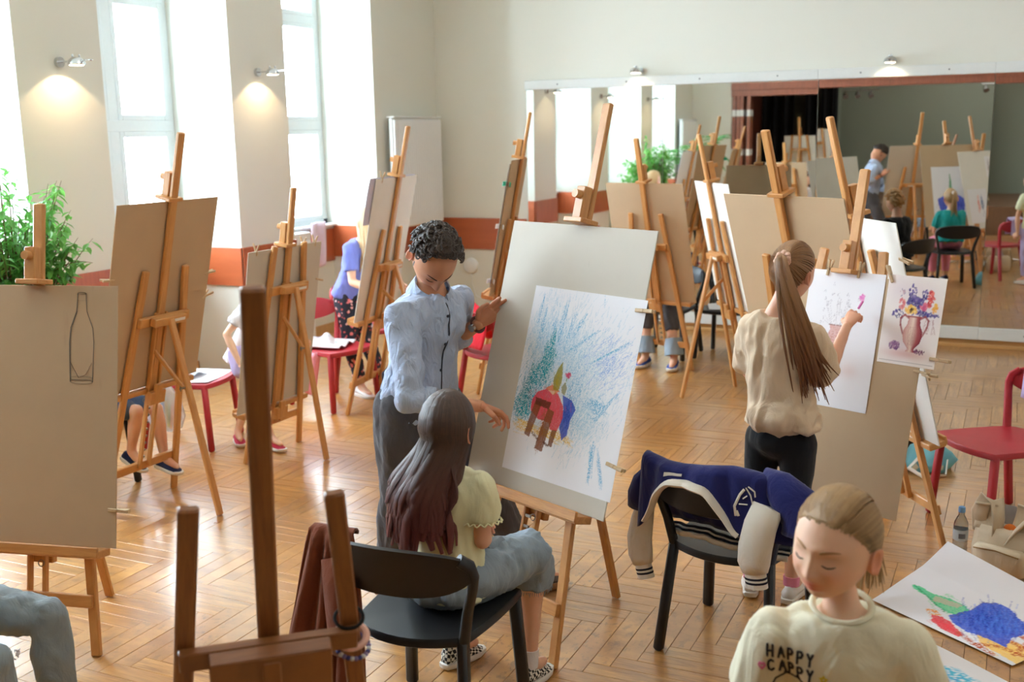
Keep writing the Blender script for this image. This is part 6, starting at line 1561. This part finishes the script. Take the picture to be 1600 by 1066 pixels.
# ------------------------------------------------------------------ clothes and bags on the chairs
def cpos(x, y, face): return Matrix.Translation((x, y, 0)) @ Matrix.Rotation(math.radians(face-90), 4, 'Z')
M['navy'] = mat_cloth('navy_jersey', lin(30, 34, 92), fold=.4); M['jersey_white'] = mat_cloth('cream_jersey', lin(226, 220, 208), fold=.4); M['navy_dark'] = mat_plain('navy_black_stripe', lin(18, 18, 34), .9)
jk = thing('varsity_jacket', 'navy and cream varsity jacket hung over the back of a black chair', 'jacket', (-.905, 3.985, 0), math.radians(81-90))
def band_y(x): return -.322+.052*(x/.26)**2
def jacket(u, v):
    x = -.275+.60*u; yb = band_y(x); wv = .006*math.sin(u*23)+.004*math.sin(u*51+2); sag = .03*max(0, u-.62)/.38
    arch = math.exp(-((u-.36)/.24)**4); zl = .575+.165*arch-.02*max(0, (u-.72)/.28)-.06*max(0, (.14-u)/.14)          # rear lower edge: high over the arch opening
    top = .800-sag-.012*math.sin(u*7)
    if v < .42: t = v/.42; return V((x*(1+.04*(1-t)), yb-.046-.012*(1-t)+wv, zl+(top-.012-zl)*t))
    if v < .58: t = (v-.42)/.16; return V((x, yb-.046+.073*t+wv*(1-t), top-.012+.016*math.sin(PI*t)))
    t = (v-.58)/.42; return V((x*(1-.1*t), yb+.027+.11*t**1.5+wv, top-.012-(top-.012-.505)*t+.02*math.sin(u*5)*t))
b = MB(); b.sheet(jacket, 44, 30, .010); b.build('jacket_body', M['navy'], jk, angle=180)
b = MB(); b.tube([jacket(.06+.62*k/30, 0)+V((0, -.006, .0)) for k in range(31)], [.011+.009*math.sin(PI*k/30) for k in range(31)], 8, flat=(1.7, .7)); b.build('ribbed_collar', M['jersey_white'], jk)
for k, (mat, o, h) in enumerate((('jersey_white', .0, .030), ('navy_dark', -.027, .011), ('jersey_white', -.037, .010), ('navy_dark', -.048, .011), ('jersey_white', -.074, .028))):
    b = MB(); b.sheet(lambda u, v: jacket(.05+.87*u, 1)+V((0, .004-.030*(-o)/.05, o*.62-.004+(h*v*.7))), 30, 2, .011); b.build('hem_stripe', M[mat], jk, angle=180)
b = MB(); rg = []
for c, ax_, r0, r1 in (((.20, -.27, .765), (1, 0, .1), .050, .05), ((.265, -.30, .745), (1, -.1, -.3), .075, .06), ((.335, -.31, .70), (.8, -.1, -.7), .085, .06), ((.355, -.315, .645), (.3, 0, -1), .080, .055), ((.345, -.32, .61), (0, 0, -1), .068, .05)):
    a = V(ax_).normalized(); s_ = a.cross(V((0, 1, 0))).normalized(); rg.append([V(c)+s_*math.cos(q)*r0+V((0, 1, 0))*math.sin(q)*r1 for q in [2*PI*k/18 for k in range(18)]])
b.loft([list(reversed(r)) for r in rg]) if False else b.loft(rg); b.build('shoulder', M['navy'], jk, angle=180)
def sleeve_tube(pts, rad, nm='sleeve'):
    b = MB(); P = [V(p) for p in pts]; b.tube(P, rad, 18, flat=(1.0, .62), up=(0, 1, 0)); so = b.build(nm, M['jersey_white'], jk, angle=180)
    e = P[-1]; d = (P[-1]-P[-2]).normalized(); r = rad[-1]*.84
    for mat, z0, z1 in (('jersey_white', -.004, .016), ('navy_dark', .016, .024), ('jersey_white', .024, .032), ('navy_dark', .032, .040), ('jersey_white', .040, .058)):
        b = MB(); b.tube([e+d*z0, e+d*z1], r*1.02 if mat == 'navy_dark' else r, 18, flat=(1, .66), up=(0, 1, 0)); b.build('cuff_stripe', M[mat], so)
sleeve_tube([(.235, -.345, .70), (.215, -.362, .63), (.20, -.365, .55), (.195, -.362, .49), (.20, -.360, .455)], [.055, .060, .062, .060, .048])
sleeve_tube([(-.285, -.25, .60), (-.305, -.245, .52), (-.32, -.24, .44), (-.315, -.24, .37), (-.305, -.24, .335)], [.035, .046, .052, .052, .042])
b = MB(); b.tube([V((-.255, -.25, .735)), V((-.285, -.26, .68)), V((-.308, -.255, .62)), V((-.318, -.25, .57))], [.03, .05, .052, .045], 16, flat=(.8, 1)); b.build('shoulder', M['navy'], jk, angle=180)
b = MB(); q = [jacket(.20, .30), jacket(.33, .30), jacket(.35, .38), jacket(.21, .38)]; b.sheet(lambda u, v: jacket(.20+.12*u, .26+.10*v)+V((0, -.0075, 0)), 4, 2, .002); b.build('label_patch', M['jersey_white'], jk)
_trees = []
for o in jk.children:
    if o.name.startswith(('jacket_body', 'shoulder')): bm = bmesh.new(); bm.from_mesh(o.data); _trees.append(BVHTree.FromBMesh(bm)); bm.free()
def jstroke(pts, nm='emblem_letter'):
    P = []
    for (x0, z0), (x1, z1) in zip(pts[:-1], pts[1:]):
        for k in range(4):
            q = V((x0+(x1-x0)*k/4, -.8, z0+(z1-z0)*k/4)); hs = [t.ray_cast(q, V((0, 1, 0)))[0] for t in _trees]; hs = [h for h in hs if h is not None]
            if hs: P.append(min(hs, key=lambda h: h.y)+V((0, -.003, 0)))
    if len(P) > 1: b = MB(); b.tube(P, .0042, 6, flat=(1.2, .5)); b.build(nm, M['jersey_white'], jk)
for st in ([(.128, .655), (.122, .69), (.140, .735), (.158, .76)], [(.158, .76), (.176, .735), (.186, .70), (.182, .665)], [(.138, .70), (.176, .70)], [(.166, .765), (.19, .75), (.194, .725)], [(.130, .675), (.142, .65)], [(.15, .72), (.168, .735)]): jstroke(st)
# brown jacket over the left back corner of the seated girl's chair
bj = thing('brown_jacket', 'rust brown jacket draped over the chair back of the girl in pale yellow', 'jacket', (-1.695, 2.955, 0), math.radians(2)); M['rust'] = mat_cloth('rust_brown_cloth', lin(118, 62, 40), fold=.5)
def rust(u, v):
    x = -.29+.22*u; w = .55+1.0*v**.8; fold = .030*math.sin(u*21+v*2)*v**.6; xx = -.20+(x+.18)*w-.045*v
    if v < .12: t = v/.12; return V((xx, -.245-.06*t, .765+.025*math.sin(PI*t*.8)))
    t = (v-.12)/.88; return V((xx, -.312-.02*t+fold, .775-.50*t+.02*math.sin(u*9)*t))
b = MB(); b.sheet(rust, 40, 26, .010); b.build('drape', M['rust'], bj, angle=180)
b = MB(); b.tube([V((-.20, -.32, .70)), V((-.17, -.345, .60)), V((-.15, -.355, .48)), V((-.16, -.35, .40))], [.035, .045, .050, .040], 14, flat=(1, .6)); b.build('sleeve', M['rust'], bj, angle=180)
# red jacket on the red chair behind the man
rj = thing('red_jacket', 'bright red jacket lying over the red chair behind the man', 'jacket', (-3.36, 6.95, 0), math.radians(-30)); M['scarlet'] = mat_cloth('scarlet_cloth', lin(226, 44, 62), fold=.5)
b = MB(); b.sheet(lambda u, v: V((-.26+.52*u+.02*math.sin(v*9), (-.36+.14*v) if v < .5 else (-.29+.42*(v-.5)), (.52+.60*v if v < .5 else .82-.55*(v-.5)+.02*math.sin(u*13)))), 26, 22, .014); b.build('drape', M['scarlet'], rj, angle=180)
# white paper and clear bag on the left red chair, pale cloth on the next one
t = thing('white_papers', 'white papers lying on the seat of the red chair behind the low board', 'paper', (-4.90, 5.40, SEATZ), math.radians(15-90)); b = MB(); b.sheet(lambda u, v: V((-.20+.38*u, -.17+.36*v, .004+.006*math.sin(u*4+v*3))), 8, 8, .003); b.build('sheet', M['paper'], t)
b = MB(); b.sheet(lambda u, v: V((-.14+.24*u+.06*v, -.16+.22*v-.03*u, .018+.02*math.sin(u*5)*v)), 8, 8, .002); b.build('sheet', mat_plain('pale_blue_paper', lin(206, 218, 230), .8), t)
def film():
    t = NT('clear_plastic_film'); t.set(Base_Color=lin(226, 226, 232), Roughness=.25, Alpha=.45); return t.m
pb = thing('plastic_bag', 'clear plastic bag with coloured pencils hanging by the red chair', 'bag', (-4.86, 5.08, 0)); b = MB(); rr = random.Random(3)
b.loft([[V((math.cos(a)*r0*(1+.12*math.sin(a*5+z*20)), math.sin(a)*r0*.7*(1+.12*math.cos(a*4+z*9)), z)) for a in [2*PI*k/22 for k in range(22)]] for z, r0 in ((.16, .04), (.18, .11), (.26, .13), (.36, .12), (.43, .07), (.46, .05))]); b.build('film', film(), pb, angle=180)
for k, c in enumerate(((206, 60, 60), (70, 130, 200), (240, 190, 70), (90, 170, 100), (236, 150, 120))): b = MB(); b.tube([V((-.05+.025*k, .02*math.sin(k), .185)), V((-.06+.03*k, .01, .35))], .007, 6); b.build('pencil_inside', mat_plain('crayon_%d' % k, lin(*c), .5), pb)
t = thing('pale_cloth', 'crumpled pale printed cloth on the seat of the red chair by the floral leggings', 'cloth', (-4.67, 6.63, SEATZ), .2); b = MB()
b.sheet(lambda u, v: V((-.2+.36*u, -.17+.33*v, .012+.055*math.exp(-((u-.45)/.3)**2-((v-.5)/.3)**2)*(1+.4*math.sin(u*17+v*9))+.012*math.sin(v*13))), 24, 24, .006); b.build('folds', spots_mat('pale_print', lin(232, 226, 230), [lin(150, 190, 200)], 14, .3), t, angle=180)
t = thing('pink_cloth', 'pink cloth hanging from the red chair seat beside the low board', 'cloth', (-4.66, 6.36, 0), .3); b = MB(); b.sheet(lambda u, v: V((-.09+.18*u*(1-.3*v), .012*math.sin(u*14), .44-.32*v)), 16, 10, .004); b.build('drape', mat_cloth('rose_cloth', lin(236, 160, 178), fold=.4), t, angle=180)
t = thing('dark_bag', 'dark navy backpack with straps on the floor behind the off-white board easel', 'bag', (-4.06, 6.64, -.292), .2); M['bag_navy'] = mat_cloth('dark_navy_nylon', lin(32, 36, 56), fold=.4)
b = MB(); b.loft([[V((math.cos(a)*w, math.sin(a)*w*.5, z)) for a in [2*PI*k/16 for k in range(16)]] for z, w in ((.30, .05), (.33, .11), (.45, .12), (.58, .10), (.64, .05))]); b.build('bag_body', M['bag_navy'], t, angle=180)
for k in (-1, 1): b = MB(); b.tube([V((k*.05, -.04, .63)), V((k*.09, -.09, .58)), V((k*.09, -.10, .45)), V((k*.06, -.08, .34))], .016, 8, flat=(1.4, .4)); b.build('strap', M['bag_navy'], t)
# blue bag on the floor near the mirror side
t = thing('cloth_bag', 'crumpled light blue and cream cloth bag on the floor beside the red chair', 'bag', (-.40, 6.55, 0), .5); b = MB()
b.loft([[V((math.cos(a)*w*(1+.16*math.sin(a*3+z*30)), math.sin(a)*w*.75*(1+.14*math.cos(a*5+z*20)), z)) for a in [2*PI*k/26 for k in range(26)]] for z, w in ((.0, .10), (.01, .15), (.06, .16), (.11, .13), (.15, .09), (.17, .04))]); b.build('bag_body', spots_mat('blue_batik', lin(120, 190, 206), [lin(224, 220, 196)], 9, .34), t, angle=180)
b = MB(); b.tube([V((-.08, -.08, .10)), V((-.16, -.12, .05)), V((-.10, -.19, .015)), V((.04, -.17, .012)), V((.08, -.10, .08))], .010, 8, flat=(1.4, .5)); b.build('handle', M['jersey_white'], t)
# papers on the black chair near the mirror
t = thing('white_papers', 'white papers on the black chair near the mirror', 'paper', (-2.28, 9.32, SEATZ), .3); b = MB(); b.sheet(lambda u, v: V((-.17+.33*u, -.15+.30*v, .004+.03*u*v)), 6, 6, .004); b.build('sheet', M['paper'], t)

# ------------------------------------------------------------------ foreground floor: drawings, bottle, backpack
A0, D0 = V((-.463, 4.538, .004)), V((.81, -.58, 0)); Bv = V((.243, .332, 0))
def sheet_a(u, v): return A0+D0*(.68*u)+Bv*v*1.12+Z*(.17*v**1.6*(1-.55*u)+.014*math.sin(PI*min(1, v*1.5))*(1-u)+.004)
_im = pic_floor_still_life()
paint_sheet('crayon_picture', 'white sheet on the floor with green bottle and blue drape drawn in crayon', 'drawing', sheet_a, 150, 100, _im)
N0 = V((-.58, -.81, 0)); C0 = V((-.385, 4.345, .004))
paint_sheet('crayon_picture', 'white sheet on the floor with blue crayon marks, next to the foreground girl', 'drawing', lambda u, v: C0+D0*(.95*u)+N0*(.55*(1-v))+Z*(.006*math.sin(u*6)+.002), 110, 70, pic_floor_blue())
def pet():
    t = NT('clear_bluish_plastic'); t.set(Base_Color=lin(214, 230, 240), Roughness=.06, IOR=1.2); t.b.inputs['Transmission Weight'].default_value = .92; return t.m
bt_ = thing('water_bottle', 'clear plastic water bottle with blue cap standing beside the beige backpack', 'bottle', (-.15, 5.205, 0))
b = MB(); b.lathe([(.001, .004), (.028, .002), (.033, .010), (.033, .05), (.031, .058), (.033, .066), (.033, .15), (.030, .172), (.020, .195), (.0135, .206), (.0135, .222), (.001, .223)], 24); b.build('bottle_body', pet(), bt_)
b = MB(); b.lathe([(.001, .247), (.013, .247), (.0155, .243), (.0155, .222), (.012, .220)], 18); b.build('cap', mat_plain('blue_cap', lin(110, 160, 208), .4), bt_)
b = MB(); b.lathe([(.0334, .088), (.0336, .09), (.0336, .138), (.0334, .14)], 24); b.build('label_band', mat_plain('bottle_label', lin(206, 222, 236), .5), bt_)
b = MB(); b.sheet(lambda u, v: V((math.sin(-.2+.9*u)*.0342, -math.cos(-.2+.9*u)*.0342, .100+.024*v)), 6, 2, .0006); b.build('label_print', mat_plain('grey_print', lin(110, 116, 130), .6), bt_)
bp = thing('backpack', 'beige leather backpack standing open on the floor under the red chair', 'backpack', (.055, 5.11, 0), math.radians(-22)); M['leather'] = mat_cloth('beige_leather', lin(204, 186, 158), fold=.35, rough=.5); M['zip'] = mat_plain('brass_zip', lin(150, 120, 80), .35, .1, metal=1)
def rr_ring(w, d, z, n=28, e=3.0): return [V((math.copysign(abs(math.cos(a))**(2/e), math.cos(a))*w, math.copysign(abs(math.sin(a))**(2/e), math.sin(a))*d, z)) for a in [2*PI*k/n for k in range(n)]]
b = MB(); b.loft([rr_ring(.13, .07, .0), rr_ring(.15, .085, .012), rr_ring(.155, .09, .10), rr_ring(.145, .08, .18), rr_ring(.125, .065, .21)]); b.build('bag_body', M['leather'], bp, angle=70)
b = MB(); b.loft([rr_ring(.10, .03, .02), rr_ring(.115, .04, .03), rr_ring(.115, .04, .12), rr_ring(.10, .03, .14)]); o = b.build('front_pocket', M['leather'], bp, angle=70); o.location = (.0, -.095, 0)
b = MB(); b.tube([V((-.10, -.135, .125)), V((0, -.138, .135)), V((.10, -.135, .125))], .003, 6); b.build('zipper', M['zip'], bp)
for sx, nm in ((-1, 'open_flap'), (1, 'open_flap')):
    b = MB(); b.sheet(lambda u, v: V((sx*(.03+.10*u)-.01, -.05+.10*math.sin(PI*v)*.3+(.07 if sx > 0 else 0)*v, .19+(.125-.03*u)*math.sin(PI*v*.5)+.02*u*v-.0*u)), 8, 10, .012); b.build(nm, M['leather'], bp, angle=180)
b = MB(); b.tube([V((-.12, -.03, .17)), V((-.125, -.035, .26)), V((-.10, -.03, .325)), V((-.05, -.03, .33)), V((-.035, -.04, .25)), V((-.03, -.06, .17))], [.026, .03, .03, .028, .024, .02], 10, flat=(1.3, .35)); b.build('strap', M['leather'], bp, angle=180)
b = MB(); b.tube([V((.01, -.06, .15)), V((.05, -.05, .22)), V((.10, -.03, .29)), V((.15, -.02, .30)), V((.17, -.03, .22)), V((.175, -.04, .10))], [.022, .026, .028, .026, .022, .016], 10, flat=(1.3, .35)); b.build('strap', M['leather'], bp, angle=180)
b = MB(); b.tube([V((.155, .0, .19)), V((.19, -.02, .15)), V((.20, -.05, .07)), V((.18, -.09, .02))], .010, 8, flat=(1.5, .4)); b.build('side_strap', M['leather'], bp)
t = thing('folded_paper', 'grey folded paper sticking out of the beige backpack', 'paper', (.075, 5.13, .17), -.4); b = MB(); b.sheet(lambda u, v: V((-.05+.10*u*(1-.5*v), .01*u, .13*v)), 4, 4, .002); b.build('sheet', mat_plain('grey_paper', lin(176, 174, 176), .7), t)
t = thing('orange_pouch', 'orange pouch inside the open beige backpack', 'pouch', (.06, 5.08, .17), -.4); b = MB(); b.ell((0, 0, .03), (.035, .015, .035)); b.build('pouch_body', mat_cloth('orange_cloth', lin(222, 120, 50)), t)
t = thing('lilac_sweater', 'lilac sweater hanging over the back of the right red chair', 'sweater', (-.01, 5.74, 0), math.radians(219-90)); b = MB()
b.sheet(lambda u, v: V((-.06+.24*u, (-.34 if v < .5 else -.27+.03*(v-.5))+.008*math.sin(u*16), (.58+.44*v if v < .5 else .80-.4*(v-.5)))), 18, 14, .012); b.build('drape', M['lilac'], t, angle=180)
